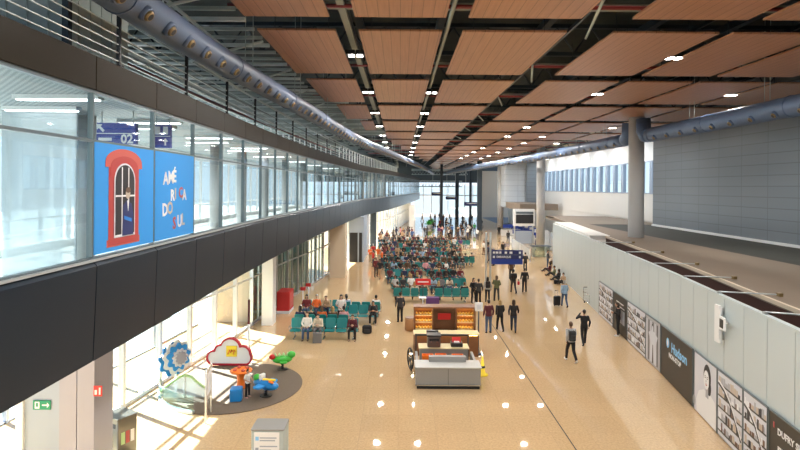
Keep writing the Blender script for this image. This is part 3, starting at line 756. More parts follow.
    out['hair_short'] = remeshed(b, .014, 'hair', None, 1)
    b = mb('white'); b.ell(H+V((0,.022,.044)), (.088, .100, .090), 14, 10); b.ell(H+V((0,.06,-.05)), (.082, .060, .12), 12, 8); b.ell(H+V((0,.08,-.15)), (.075, .04, .12), 12, 8)
    for s_ in (-1, 1): b.ell(H+V((s_*.072,.02,-.06)), (.022, .045, .10), 8, 8)
    out['hair_long'] = remeshed(b, .014, 'hair', None, 1)
    for s_, key in ((-1, 'eye_a'), (1, 'eye_b')):
        b = mb('ink'); b.ell(H+V((s_*.03,-.083,.004)), (.011, .006, .006), 8, 6); out[key] = b.mesh('eye')
    return out
PM = {nm: build_pose(nm, k, nm in ('stand', 'walk', 'walk_ear', 'stand_phone')) for nm, k in POSES.items()}
CLOTH = {'black': (.012,.012,.014), 'charcoal': (.035,.036,.040), 'grey': (.17,.17,.18), 'pale grey': (.42,.42,.42), 'white': (.72,.72,.70), 'navy': (.018,.028,.075), 'blue': (.06,.13,.32), 'light blue': (.27,.40,.55),
         'dark red': (.14,.018,.022), 'red': (.50,.03,.03), 'orange': (.70,.14,.03), 'pink': (.62,.30,.32), 'brown': (.10,.055,.03), 'tan': (.40,.28,.17), 'olive': (.10,.11,.05), 'green': (.03,.25,.07), 'purple': (.10,.04,.15), 'maroon': (.10,.02,.03), 'cream': (.62,.54,.42), 'jeans blue': (.06,.10,.19), 'dark jeans': (.025,.038,.07)}
for k_, c_ in CLOTH.items(): M['c_'+k_] = mat('cloth_'+k_.replace(' ', '_'), c_, .85, noise=(18, .15))
HAIRC = {'black': (.012,.010,.009), 'dark brown': (.035,.020,.012), 'brown': (.10,.055,.028), 'blond': (.38,.25,.10), 'grey': (.35,.34,.33), 'white': (.7,.7,.7)}
for k_, c_ in HAIRC.items(): M['h_'+k_] = mat('hair_'+k_.replace(' ', '_'), c_, .6)
SKIN = [mat('skin_tone_a', (.50,.30,.20), .55), mat('skin_tone_b', (.36,.19,.115), .55), mat('skin_tone_c', (.19,.095,.055), .55), mat('skin_tone_d', (.60,.39,.28), .55)]
def set_mat(o, m_):
    o.material_slots[0].link = 'OBJECT'; o.material_slots[0].material = m_
TOPW = {True: 'top', False: 'top'}
def person(ps, loc, rz, top, trousers, hair='black', long_hair=False, long_sleeve=True, skin=0, shoes='black', scale=1.0, label=None, group=None, near=False, cat='person'):
    pm = PM[ps]
    o = bpy.data.objects.new('person', pm['body']); COL.objects.link(o); set_mat(o, SKIN[skin])
    o.location = loc; o.rotation_euler = (0, 0, rz); o.scale = (scale,)*3
    def part(nm, me, m_):
        q = bpy.data.objects.new(nm, me); COL.objects.link(q); q.parent = o; set_mat(q, m_); return q
    part('shirt', pm['top_long' if long_sleeve else 'top_short'], M['c_'+top]); part('trousers', pm['trousers'], M['c_'+trousers])
    part('hair', pm['hair_long' if long_hair else 'hair_short'], M['h_'+hair])
    for q in ('shoe_a', 'shoe_b'): part('shoe', pm[q], M['c_'+shoes])
    if near:
        for e in ('eye_a', 'eye_b'): q = bpy.data.objects.new('eye', pm[e]); COL.objects.link(q); q.parent = o
    tag(o, label, cat, group); return o
def head_to(v): return math.atan2(v[0], -v[1])      # rotation that turns -Y towards v
AWAY = PI
BAGS = None
def backpack(loc, rz, col, label, s=1.0):
    t = empty('backpack', loc, rz); t.scale = (s,)*3
    mb('c_'+col).rbox((0, .05, 0), (.30, .15, .44), .06).build('bag', t); mb('c_'+col).rbox((0, .14, -.07), (.22, .06, .22), .025).build('front_pocket', t)
    for q in (-1, 1): mb('black').tube([(q*.10, -.02, .20), (q*.12, -.12, .24), (q*.13, -.24, .14), (q*.12, -.22, -.08), (q*.11, -.04, -.18)], .014, 6).build('strap', t)
    tag(t, label, 'backpack'); return t

# ------- walkers and standing people (px, feet y)
def stand_at(px, py): p = fl(px, py); return (p.x, p.y, 0)
near_people = [
 (571, 362, 'walk', AWAY+.15, 'pale grey', 'black', 'brown', False, 'white', 'person in pale grey hoodie and black trousers walking away with a dark backpack'),
 (584, 345, 'walk_ear', AWAY-.1, 'black', 'black', 'black', False, 'black', 'person in black coat and trousers walking away, hand raised to the ear'),
 (618, 336, 'stand_phone', -PI/2-.2, 'black', 'black', 'dark brown', True, 'white', 'person in black with white shoes standing before the dark poster on the partition'),
 (564.5, 307, 'walk', AWAY, 'light blue', 'jeans blue', 'grey', False, 'black', 'grey-haired person in pale blue shirt walking away beside a black wheeled suitcase'),
 (488.5, 333, 'stand', AWAY+.2, 'maroon', 'jeans blue', 'black', False, 'charcoal', 'person in maroon jacket and jeans, leftmost of the three behind the kiosk lamp post'),
 (500, 331, 'walk', AWAY+.1, 'black', 'black', 'blond', True, 'black', 'person with long fair hair, all in black, between maroon jacket and black jacket'),
 (513.5, 332, 'walk', AWAY-.2, 'black', 'dark jeans', 'dark brown', True, 'black', 'person in black jacket and dark jeans, rightmost of the three behind the kiosk'),
 (473.5, 303, 'talk', .4, 'black', 'black', 'black', True, 'black', 'person in black at the end of the seats, leftmost of the group of four'),
 (478.5, 304, 'stand', AWAY, 'charcoal', 'black', 'dark brown', False, 'black', 'person in charcoal standing second from left in the group of four'),
 (487.5, 302, 'stand', AWAY, 'pale grey', 'black', 'black', True, 'black', 'person in pale top with a black backpack beside the tall sign post'),
 (496.5, 301, 'talk', AWAY-.5, 'olive', 'charcoal', 'brown', True, 'black', 'person in olive jacket, rightmost of the group of four by the sign post'),
 (511.5, 280, 'walk', AWAY, 'brown', 'black', 'dark brown', True, 'black', 'person in brown top just below the blue flight sign, in front'),
 (513.5, 293, 'walk', AWAY+.1, 'black', 'charcoal', 'black', False, 'black', 'person in black walking away with a red bag, below the blue flight sign'),
 (524.5, 292, 'stand', AWAY, 'black', 'black', 'dark brown', False, 'black', 'person all in black standing right of the red bag, second to the right'),
 (525.3, 271, 'stand_phone', AWAY, 'charcoal', 'black', 'black', False, 'black', 'person in charcoal standing just right of the blue flight sign'),
 (400, 322, 'stand', AWAY+.3, 'charcoal', 'black', 'dark brown', False, 'black', 'person in dark jacket standing left of the kiosk beside the brown box'),
 (547.5, 268, 'talk', 1.2, 'grey', 'jeans blue', 'black', False, 'white', 'person in grey top standing by the people sitting against the partition'),
 (376, 277, 'stand', .6, 'dark red', 'black', 'black', False, 'black', 'person in dark red standing in the aisle left of the seat rows'),
 (380, 279, 'walk', -.4, 'charcoal', 'tan', 'dark brown', True, 'black', 'person in charcoal and tan trousers in the aisle left of the seats'),
 (474.5, 233, 'walk', AWAY, 'green', 'black', 'black', False, 'black', 'person in bright green top walking in the far aisle'),
 (499, 236, 'walk', AWAY, 'black', 'black', 'black', False, 'black', 'dark-clothed person in the bright far aisle left of the counters'),
 (508, 243, 'walk', 0, 'charcoal', 'dark jeans', 'black', False, 'black', 'dark-clothed person in the far aisle beside the white counters'),
 (487.5, 254, 'stand', 0, 'black', 'black', 'black', False, 'black', 'person in black half hidden behind the sign post'),
 (503, 257, 'walk', AWAY, 'black', 'charcoal', 'black', False, 'black', 'person in black whose head shows above the blue flight sign'),
 (550.5, 244, 'walk', .3, 'black', 'black', 'black', False, 'black', 'person in black behind the glass screen right of the second round column'),
]
for (px, py, ps, rz, top, tr, hc, lh, sh, lab) in near_people:
    person(ps, stand_at(px, py), rz, top, tr, hc, lh, ps != 'x', random.randrange(3), sh, random.uniform(.97, 1.04), lab, near=py > 290)
p = stand_at(571, 362); backpack((p[0]-.01, p[1]-.13, 1.20), AWAY+.15+PI*0, 'charcoal', 'dark grey backpack worn by the person in pale grey hoodie')
p = stand_at(487.5, 302); backpack((p[0], p[1]-.12, 1.20), AWAY, 'black', 'black backpack worn by the person in pale top by the sign post')
p = stand_at(513.5, 293); t = empty('shoulder_bag', (p[0]+.36, p[1], .62)); mb('c_red').rbox((0,0,.12), (.12,.26,.24), .04).build('bag', t); mb('black').tube([(0,-.08,.22),(0,-.05,.40),(0,.05,.40),(0,.08,.22)], .012, 6).build('handle', t); tag(t, 'red bag carried by the person in black below the blue flight sign', 'bag')
p = stand_at(557, 306); t = empty('wheeled_suitcase', p, .2)
mb('c_black').rbox((0,0,.36), (.42,.26,.58), .06).build('case', t)
for q in (-1,1):
    mb('rubber').tube([(q*.15-.02,.06,.04),(q*.15+.02,.06,.04)], .04, 10).build('wheel', t); mb('chrome').tube([(q*.09,.1,.64),(q*.09,.1,1.0)], .01, 6).build('handle_rod', t)
mb('black').tube([(-.10,.1,1.0),(.10,.1,1.0)], .018, 6).build('grip', t); tag(t, 'small black wheeled suitcase pulled by the person in pale blue shirt', 'suitcase')
# child at the play mat
p = stand_at(247.5, 397.5)
person('talk', p, 1.1, 'white', 'black', 'dark brown', False, False, 0, 'pink', .60, 'small child in white top and dark trousers standing beside the blue toy plane', near=True, cat='child')
# people on the floor against the partition
for i, (px, py, top, lab) in enumerate(((549.5, 272, 'maroon', 'nearest the standing person in grey'), (554, 276, 'olive', 'second from the standing person in grey'), (558.5, 280, 'black', 'third from the standing person in grey'), (563, 284, 'tan', 'nearest the camera'))):
    person('sit_floor', stand_at(px, py), -PI/2+.3*i-.5, top, 'charcoal', 'black', i % 2 == 0, True, i % 3, 'black', 1.0, 'person in %s top sitting against the partition, %s' % (top, lab), 'people sitting on the floor by the partition')
for i, (px, py) in enumerate(((557, 284), (552, 264))):
    t = empty('travel_bag', stand_at(px, py), .5*i); mb('c_brown' if i else 'c_black').rbox((0,0,.17), (.5,.3,.34), .1).build('bag', t); mb('black').tube([(-.15,0,.32),(-.1,0,.46),(.1,0,.46),(.15,0,.32)], .014, 6).build('handle', t)
    tag(t, ('brown' if i else 'black') + ' travel bag on the floor by the people sitting against the partition', 'bag')

# ------------------------------------------------------------------ airport benches
SP = .58
def make_bench(n):
    t = empty('waiting_bench'); W_ = n*SP
    mb('chrome').box((0, .06, .36), (W_+.06, .08, .06)).build('beam', t)
    for q in ([-1, 1] if n < 5 else [-1, 0, 1]):
        x_ = q*(W_/2-.25); s = mb('chrome').tube([(x_, .06, .36), (x_, .06, .05)], .03, 8); s.box((x_, .02, .03), (.07, .62, .045)); s.build('leg', t)
    for k_ in range(n):
        x_ = -W_/2+SP*(k_+.5)
        s = MB(); s.m('teal')
        s.M = Matrix.Translation((x_, 0, 0)); s.rbox((0, 0, .42), (SP-.06, .48, .06), .07); s.build('seat', t)
        s = MB(); s.m('teal'); s.M = Matrix.Translation((x_, .27, .72)) @ Matrix.Rotation(math.radians(-12), 4, 'X') @ Matrix.Rotation(PI/2, 4, 'X')
        s.rbox((0, 0, 0), (SP-.06, .52, .05), .09); s.build('backrest', t)
    for k_ in range(n+1):
        x_ = -W_/2+SP*k_; mb('chrome').tube([(x_, .22, .40), (x_, .16, .62), (x_, -.14, .62), (x_, -.16, .40)], .016, 6).build('armrest', t)
    return t
protos = {}
def bench(n, loc, rz, label, group=None):
    if n not in protos:
        t = make_bench(n); protos[n] = (t, tree_of(t)); t.location = loc; t.rotation_euler = (0,0,rz)
    else: t = copy_tree(protos[n][0], protos[n][1], loc, rz)
    tag(t, label, 'bench', group or 'teal waiting benches'); return t
TOPS = ['black']*9+['charcoal']*6+['brown']*3+['grey']*2+['white']*2+['navy']*2+['blue','dark red','dark red','maroon','brown','brown','olive','tan','pink','purple','maroon','cream','light blue','pale grey']
TRS = ['black','charcoal','dark jeans','jeans blue','grey','tan','brown','navy']
HRS = [('black', 0), ('black', 1), ('dark brown', 0), ('dark brown', 1), ('dark brown', 1), ('brown', 1), ('brown', 0), ('blond', 1), ('grey', 0)]
rnd = random.Random(21)
seat_label_used = set()
def sitter(bl, n, loc, rz, k_, top=None, tr=None, ps=None, hr=None, label=''):
    x_ = -n*SP/2+SP*(k_+.5); R = Matrix.Rotation(rz, 3, 'Z'); p = V(loc)+R @ V((x_, -.02, 0))
    top = top or rnd.choice(TOPS); tr = tr or rnd.choice(TRS); h, lg = hr or rnd.choice(HRS)
    ps = ps or rnd.choice(['sit', 'sit', 'sit_forward', 'sit_back'])
    lg = bool(lg)
    lab = 'passenger in %s top, %s %s hair, ' % (top, 'long' if lg else 'short', h) + label
    return person(ps, p, rz, top, tr, h, lg, rnd.random() < .6, rnd.randrange(4), rnd.choice(['black', 'white', 'brown', 'black']), rnd.uniform(.95, 1.04), lab, 'seated passengers')
NUM = ['one','two','three','four','five','six','seven','eight','nine','ten','eleven','twelve','thirteen','fourteen','fifteen','sixteen','seventeen','eighteen','nineteen','twenty']
# left cluster in front of the dark glazing
pa = fl(324, 338.5)
bench(6, (pa.x, pa.y, 0), 0, 'teal bench nearest the play area, front bench of the left seat cluster', 'left seat cluster benches')
for k_, top, tr, h in ((1, 'white', 'jeans blue', ('brown', 1)), (2, 'cream', 'grey', ('black', 0)), (5, 'maroon', 'black', ('brown', 0))):
    sitter('', 6, (pa.x, pa.y, 0), 0, k_, top, tr, 'sit_forward' if k_ != 1 else 'sit', h, 'front bench, left cluster')
bench(5, (pa.x-.3, pa.y+1.35, 0), PI, 'teal bench back to back with the front bench of the left cluster', 'left seat cluster benches')
for k_, top in ((4, 'navy'), (3, 'black'), (2, 'orange'), (1, 'brown'), (0, 'pink')):
    sitter('', 5, (pa.x-.3, pa.y+1.35, 0), PI, k_, top, None, 'sit', None, 'second bench, left cluster, seat '+NUM[k_])
bench(5, (pa.x-.5, pa.y+4.4, 0), 0, 'teal bench of the left cluster facing the camera, behind the standing person in white', 'left seat cluster benches')
for k_, top in ((0, 'dark red'), (1, 'orange'), (2, 'tan'), (4, 'white')):
    sitter('', 5, (pa.x-.5, pa.y+4.4, 0), 0, k_, top, None, None, None, 'third bench, left cluster, seat '+NUM[k_])
pb = fl(361, 324)
bench(4, (pb.x-.2, pb.y+.2, 0), 0, 'teal bench with two empty seats, rightmost of the left cluster', 'left seat cluster benches')
for k_, top in ((3, 'charcoal'),): sitter('', 4, (pb.x-.2, pb.y+.2, 0), 0, k_, top, 'black', 'sit_forward', ('black', 0), 'rightmost bench, left cluster')
bench(4, (pb.x-.1, pb.y+1.6, 0), PI, 'teal bench turned away, rearmost of the left cluster', 'left seat cluster benches')
for k_, top in ((3, 'light blue'), (0, 'white')): sitter('', 4, (pb.x-.1, pb.y+1.6, 0), PI, k_, top, None, 'sit', ('black', 0), 'rearmost bench, left cluster')
q = fl(339, 330); person('talk', (q.x, q.y+.9, 0), .3, 'white', 'black', 'black', True, False, 0, 'white', 1.0, 'person in white top standing among the benches of the left cluster', near=True)
q = fl(367, 333); t = empty('backpack', (q.x, q.y, 0)); mb('c_black').rbox((0,0,.2), (.5,.34,.4), .12).build('bag', t); mb('c_charcoal').rbox((0,-.18,.15), (.3,.08,.22), .03).build('front_pocket', t); tag(t, 'black backpack on the floor at the right end of the left cluster', 'backpack')
q = fl(317.5, 342); t = empty('shopping_bag', (q.x, q.y-.1, 0)); mb('c_grey').box((0,0,.24), (.42,.2,.48)).build('bag', t); mb('c_charcoal').tube([(-.1,0,.47),(-.07,0,.6),(.07,0,.6),(.1,0,.47)], .01, 6).build('handle', t); tag(t, 'grey carrier bag on the floor before the front bench of the left cluster', 'bag')
# main field of benches
rows = []
y_ = 35.9; face = PI
ri = 0
while y_ < 72:
    t_ = (y_-38)/42
    xl = -.75-2.8*t_ + (.0 if y_ > 42 else .2); xr = 5.2+4.8*t_
    x_ = xl; bi = 0
    while x_+3*SP < xr:
        n = rnd.choice((4, 5)) if xr-x_ > 5.5*SP else 4
        cx = x_+n*SP/2; bench(n, (cx, y_, 0), face, 'teal bench, %s from left in the %s row behind the snack kiosk' % (ORD[bi], ORD[ri]), 'main field of waiting benches')
        for k_ in range(n):
            if rnd.random() < (.93 if ri > 0 else .75):
                kk = k_ if face == 0 else n-1-k_
                sitter('', n, (cx, y_, 0), face, kk, label='seat %s, bench %s, row %s' % (NUM[k_], NUM[bi], NUM[ri]))
        x_ += n*SP+.45; bi += 1
    if face == 0: y_ += 1.35; face = PI
    else: y_ += 2.7; face = 0
    ri += 1
# people standing between and behind the rows
def crowd(n, ya, yb, xa, xb, tops, where, grp, face=None):
    done = []
    for i in range(n):
        for _ in range(30):
            Y = rnd.uniform(ya, yb); X = rnd.uniform(xa(Y), xb(Y))
            if all((X-a)**2+(Y-b)**2 > .42 for a, b in done) and all(math.hypot(X-at(c_, 190, d_).x, Y-d_) > 1.0 for c_, d_ in ((441.5, 110), (457, 125), (470.5, 112), (479.5, 96), (540.5, 66), (500.5, 93))): break
        done.append((X, Y))
    done.sort(key=lambda p: p[0]/p[1])
    for i, (X, Y) in enumerate(done):
        top = rnd.choice(tops); tr = rnd.choice(TRS); h, lg = rnd.choice(HRS)
        lab = 'person, %s top, %s %s hair, %s, %s from left' % (top, 'long' if lg else 'short', h, where, (ORD[i] if i < len(ORD) else 'about %d' % (i+1)+'th'))
        person(rnd.choice(['stand', 'talk', 'walk', 'stand_phone']), (X, Y, 0), rnd.uniform(-PI, PI) if face is None else face+rnd.uniform(-.5, .5), top, tr, h, bool(lg), rnd.random() < .7, rnd.randrange(4), 'black', rnd.uniform(.93, 1.05), lab, grp)
crowd(7, 50, 58, lambda y: -3.3, lambda y: -1.3, ['orange', 'orange', 'red', 'dark red'], 'by the beige pier', 'people in orange by the beige pier')
crowd(16, 66, 82, lambda y: F(y)-1.8, lambda y: F(y)+2.2, TOPS, 'by bright far windows', 'people by the far left windows')
crowd(28, 74, 92, lambda y: -.5, lambda y: 12.5, TOPS, 'in the far crowd', 'people in the far crowd')
crowd(26, 93, 125, lambda y: F(y)+1.0, lambda y: 16, TOPS, 'in the farthest crowd', 'people in the farthest crowd')
crowd(5, 50, 70, lambda y: 8.9, lambda y: 9.8, ['black', 'charcoal', 'navy', 'white'], 'right of the seats', 'people at the right edge of the seats')
crowd(12, 45, 70, lambda y: -.6, lambda y: 7.5, ['black','white','charcoal','dark red','tan','navy'], 'standing among the rows', 'people standing among the seat rows')

# ------------------------------------------------------------------ posters on the partition
def wall_at(px, z=0.0):
    lo, hi = 5.0, 52.0
    for _ in range(60):
        y = (lo+hi)/2; x_, y_i = unroll(px, 187+FPX*(CAM_Z-z)/y)
        if W(y)/y > x_/FPX: lo = y
        else: hi = y
    return y
def poster(px0, px1, name, label, bg='charcoal', h=2.02, cat='poster'):
    ya, yb = wall_at(px0, 1.0), wall_at(px1, 1.0)
    A, B = V((W(ya)-.03, ya, .03)), V((W(yb)-.03, yb, .03)); d = B-A; d.z = 0; L = d.length
    fr = frame(A, d); o = empty(name, (0,0,0))
    mb(bg, fr).box((L/2, h/2, .015), (L-.02, h, .03)).build('board', o); mb('alu_dark', fr).box((.012, h/2, .02), (.03, h, .05)).box((L-.012, h/2, .02), (.03, h, .05)).box((L/2, h, .02), (L, .03, .05)).build('frame', o)
    tag(o, label, cat, 'advertising panels along the partition'); return o, fr, L
def shop_picture(o, fr, L, h=2.02, seed=1):
    r = random.Random(seed); s = mb('plight', fr)
    s.box((L/2, h/2, .032), (L-.08, h-.08, .004))
    for row in range(5):
        z_ = .18+row*.36; s.m('charcoal').box((L/2, z_, .036), (L-.12, .05, .006))
        x_ = .1
        while x_ < L-.16:
            w_ = r.uniform(.06, .20); hh = r.uniform(.1, .26); s.m(r.choice(['pgrey','ptan','paper','pbrown','ink','charcoal','pbrown','pgrey','ptan'])).box((x_+w_/2, z_+.025+hh/2, .036), (w_*.8, hh, .006)); x_ += w_
    # swooping dark shelf edge
    pts = [(.1, h*.80), (L*.3, h*.74), (L*.55, h*.60), (L*.8, h*.36), (L-.1, h*.22)]
    for a, b in zip(pts, pts[1:]):
        m = ((a[0]+b[0])/2, (a[1]+b[1])/2); an = math.atan2(b[1]-a[1], b[0]-a[0]); s.m('ink').box((m[0], m[1], .041), (math.hypot(b[0]-a[0], b[1]-a[1])+.03, .07, .004), rot=Matrix.Rotation(an, 3, 'Z'))
        s.m('paper').box((m[0], m[1]+.08, .041), (math.hypot(b[0]-a[0], b[1]-a[1])+.03, .06, .004), rot=Matrix.Rotation(an, 3, 'Z'))
    s.build('picture', o)
def flat(s, pts, z, m_):
    s.m(m_).prism(pts, z, z+.004)
def ellipse(cx, cy, rx, ry, n=28): return [(cx+rx*math.cos(2*PI*k/n), cy+ry*math.sin(2*PI*k/n)) for k in range(n)]
o, fr, L = poster(600, 614, 'advertising_panel', 'black-and-white shop interior poster, farthest along the partition', 'pgrey'); shop_picture(o, fr, L, seed=2)
o, fr, L = poster(614.2, 628.5, 'advertising_panel', 'dark poster with a short white text line behind the person in black')
for i, w_ in enumerate((.5, .0, .62)): 
    if w_: mb('paper', fr).box((L/2, 1.62-.1*i, .034), (L*w_, .05, .006)).build('text_line', o)
mb('pgrey', fr).box((L*.62, .95, .034), (L*.4, .7, .006)).build('picture', o)
o, fr, L = poster(628.7, 647, 'advertising_panel', 'shop interior poster between the dark text poster and the suited figure poster', 'pgrey'); shop_picture(o, fr, L, seed=5)
o, fr, L = poster(647.2, 662, 'advertising_panel', 'grey poster of a blurred standing figure next to the Hudson poster', 'pgrey')
s = mb('pgrey', fr); h = 2.02
flat(s, [(.05,.05),(L-.05,.05),(L-.05,h-.05),(.05,h-.05)], .031, 'pgrey')
for i in range(6): flat(s, [(.1+i*L/7,.1),(.1+i*L/7+L/16,.1),(.1+i*L/7+L/16,h-.15),(.1+i*L/7,h-.15)], .034, 'charcoal' if i % 2 else 'plight')
flat(s, [(L*.3,.1),(L*.75,.1),(L*.72,.95),(L*.82,1.35),(L*.58,1.48),(L*.42,1.48),(L*.22,1.32),(L*.34,.95)], .038, 'plight')
flat(s, ellipse(L*.5,1.62,.13,.17), .040, 'ink'); flat(s, ellipse(L*.5,1.58,.10,.14), .043, 'plight'); flat(s, [(L*.47,.1),(L*.56,.1),(L*.53,.9),(L*.50,.9)], .043, 'charcoal'); s.build('picture', o)
o, fr, L = poster(662.5, 694.5, 'advertising_panel', 'charcoal Hudson poster with pale blue round logo and white lettering')
s = mb('skyblue', fr); flat(s, ellipse(L*.24, 1.50, .16, .20), .031, 'skyblue'); flat(s, ellipse(L*.24, 1.50, .07, .13), .036, 'paper'); s.build('logo', o)
text('lettering', 'Hudson', .52, fr @ Matrix.Translation((L*.36, 1.42, .034)), 'skyblue', o, bold=.012)
text('lettering', 'NON-STOP', .26, fr @ Matrix.Translation((L*.28, 1.06, .034)), 'paper', o, bold=.006)
o, fr, L = poster(696, 719, 'advertising_panel', 'pale poster of a dark-haired smiling woman, right of the Hudson poster', 'plight')
cx = L*.60; s = mb('plight', fr); flat(s, [(.04,.04),(L-.04,.04),(L-.04,h-.04),(.04,h-.04)], .031, 'plight')
s.M = fr @ Matrix.Translation((cx, 1.2, 0)) @ Matrix.Diagonal((1.22, 1.15, 1, 1)) @ Matrix.Translation((-cx, -1.27, 0))
flat(s, [(L*.22,.25),(L*.90,.25),(L*.90,.75),(L*.86,.98),(L*.70,1.08),(L*.48,1.08),(L*.30,.92),(L*.2,.6)], .034, 'paper')
flat(s, ellipse(cx, 1.50, .24, .37), .037, 'ink'); flat(s, ellipse(cx+.13, 1.25, .13, .22), .037, 'ink'); flat(s, [(cx-.09,.92),(cx+.09,.92),(cx+.08,1.25),(cx-.08,1.25)], .040, 'pgrey')
flat(s, ellipse(cx-.04, 1.42, .175, .27), .043, 'paper')
for q in (-1, 1): flat(s, ellipse(cx-.04+q*.07, 1.47, .03, .016, 12), .048, 'ink'); flat(s, ellipse(cx-.04+q*.07, 1.52, .04, .01, 12), .048, 'charcoal')
flat(s, ellipse(cx-.05, 1.38, .02, .035, 12), .048, 'pgrey'); flat(s, ellipse(cx-.04, 1.285, .06, .028, 14), .048, 'pred'); flat(s, ellipse(cx-.04, 1.292, .045, .012, 14), .052, 'paper')
flat(s, ellipse(L*.12, .5, .10, .16), .034, 'pgrey'); s.build('picture', o)
o, fr, L = poster(719.5, 745, 'advertising_panel', 'shop interior poster right of the smiling woman, half nearest her', 'pgrey'); shop_picture(o, fr, L, seed=8)
o, fr, L = poster(745.3, 770, 'advertising_panel', 'shop interior poster beside the charcoal Dufry poster', 'pgrey'); shop_picture(o, fr, L, seed=11)
o, fr, L = poster(771, 822, 'advertising_panel', 'charcoal Dufry poster with white lettering, nearest the camera')
text('lettering', 'DUFRY SHOPPING', .23, fr @ Matrix.Translation((L*.20, 1.62, .034)), 'paper', o, bold=.006)
text('lettering', 'EM BREVE', .36, fr @ Matrix.Translation((L*.20, 1.12, .034)), 'paper', o, bold=.01)
mb('pred', fr).box((L*.12, 1.72, .034), (.06, .14, .006)).build('logo', o)
# device on the partition
y_ = wall_at(724, 3.5); fr = frame((W(y_)-.02, y_, 0), (-.15, -1, 0))
t = empty('wall_access_device'); mb('white', fr).box((0, 3.55, .16), (.26, 1.15, .07), rot=Matrix.Rotation(.10, 3, 'Y')).box((-.05, 3.55, .06), (.06, 1.0, .14)).build('housing', t)
mb('white', fr).box((.46, 3.66, .22), (.34, .38, .05)).box((.28, 3.66, .12), (.2, .06, .2)).build('lamp_head', t); mb('charcoal', fr).box((.46, 3.66, .25), (.22, .26, .02)).build('lens', t)
tag(t, 'tall white floodlight bracket with square lamp head fixed to the white partition', 'wall light')
# luggage cart
p = fl(592.5, 304); t = empty('luggage_cart', (p.x-.15, p.y, 0), .15)
s = mb('chrome')
for q in (-1, 1): s.tube([(q*.27,.45,.12),(q*.27,.42,1.0),(q*.22,.42,1.05)], .024, 8); s.tube([(q*.27,.43,.75),(q*.25,-.30,.68),(q*.24,-.34,.2)], .016, 6); s.tube([(q*.27,.45,.14),(q*.22,-.45,.14)], .018, 8)
for z_ in (.3,.5,.7,.9): s.tube([(-.27,.43,z_),(.27,.43,z_)], .010, 6)
for y2 in (-.4,-.2,0,.2,.4): s.tube([(-.24,y2,.14),(.24,y2,.14)], .012, 6)
s.tube([(-.24,.1,.62),(.24,.1,.62)], .012, 6); s.build('wire_frame', t); mb('black').tube([(-.25,.42,1.05),(.25,.42,1.05)], .024, 8).build('handle', t)
for q in ((-.2,.4),(.2,.4),(0,-.4)): mb('rubber').tube([(q[0]-.02,q[1],.06),(q[0]+.02,q[1],.06)], .06, 12).build('wheel', t)
tag(t, 'empty wire luggage cart parked by the white partition', 'luggage cart')

# ------------------------------------------------------------------ snack kiosk
ky, kx0, kx1 = 20.35, .64, 3.16
km = (kx0+kx1)/2
t = empty('kiosk_counter', (km, ky, 0)); Wd = kx1-kx0
s = mb('kioskgrey').box((0, .42, .45), (Wd-.04, .80, .70)); s.m('joint').box((-.0, .015, .45), (.012, .01, .62)).box((0, .03, .06), (Wd-.12, .06, .1)); s.m('chrome').box((0, -.01, .15), (Wd, .04, .04)); s.build('body', t)
mb('kiosktop').rbox((0, .40, .82), (Wd+.04, .90, .05), .03).build('worktop', t)
mb('kioskgrey').box((.02, .72, .94), (1.45, .26, .20)).build('raised_ledge', t)
for q in (-1, 1): mb('kioskgrey').box((q*(Wd/2-.1), 1.5, .40), (.10, 1.4, .74)).build('side_counter', t)
tag(t, 'grey snack kiosk front counter with raised ledge, facing the open floor', 'kiosk counter')
for i, (x_, y2) in enumerate(((-.72, 1.35), (-.18, 1.4), (.50, 1.35))):
    b = empty('storage_crate', (km+x_, ky+y2, 0)); s = mb('orange' if i != 9 else 'red')
    s.box((0,0,.62),(.46,.32,.02)).box((-.22,0,.75),(.02,.32,.28)).box((.22,0,.75),(.02,.32,.28)).box((0,-.15,.75),(.46,.02,.28)).box((0,.15,.75),(.46,.02,.28)); s.build('box', b)
    mb('black').box((0,0,.31),(.40,.28,.62)).build('stand', b)
    tag(b, 'orange plastic crate inside the kiosk, %s' % ('leftmost', 'middle', 'rightmost')[i], 'crate', 'orange crates inside the kiosk')
b = empty('kiosk_back_counter', (km, ky+2.35, 0)); mb('kioskgrey').box((0,0,.46),(Wd-.5,.6,.92)).build('body', b); mb('creamtop').box((0,0,.94),(Wd-.4,.7,.04)).build('worktop', b); tag(b, 'cream-topped middle counter carrying the coffee machine in the kiosk', 'counter')
b = empty('coffee_machine', (km-.42, ky+2.25, .96)); mb('steel').rbox((0,0,.24),(.55,.45,.44),.04).build('body', b); mb('black').box((0,0,.50),(.60,.5,.06)).box((0,-.24,.34),(.4,.06,.1)).build('hood', b)
for q in (-1,1): mb('chrome').tube([(q*.12,-.24,.30),(q*.12,-.34,.28)], .02, 8).build('handle', b)
tag(b, 'steel coffee machine with black top on the kiosk middle counter', 'coffee machine')
b = empty('cash_register', (km+.55, ky+2.3, .96)); mb('black').rbox((0,0,.10),(.5,.4,.16),.03).build('base', b); mb('red').box((0,.05,.26),(.36,.06,.22), rot=Matrix.Rotation(-.35,3,'X')).build('screen', b); mb('paper').box((.0,-.08,.20),(.22,.14,.05)).build('printer', b); tag(b, 'black cash register with red screen on the kiosk middle counter', 'cash register')
b = empty('counter_pipe_rail', (km, ky+2.75, 0)); mb('black').tube([(-1.2,0,1.30),(1.15,0,1.30)], .05, 8).build('rail', b)
for q in (-1.15, 1.1): mb('black').tube([(q,0,.0),(q,0,1.30)], .03, 8).build('post', b)
mb('black').box((-.45,0,1.42),(.5,.25,.16)).build('menu_unit', b)
tag(b, 'black rail with a raised dark box across the middle of the kiosk', 'rail')
b = empty('cart_wheel', (kx0-.15, ky+1.9, .55))
s = mb('black'); N_=24
s.tube([(0, .42*math.cos(2*PI*k/N_), .42*math.sin(2*PI*k/N_)) for k in range(N_+1)], .035, 8, cap=False)
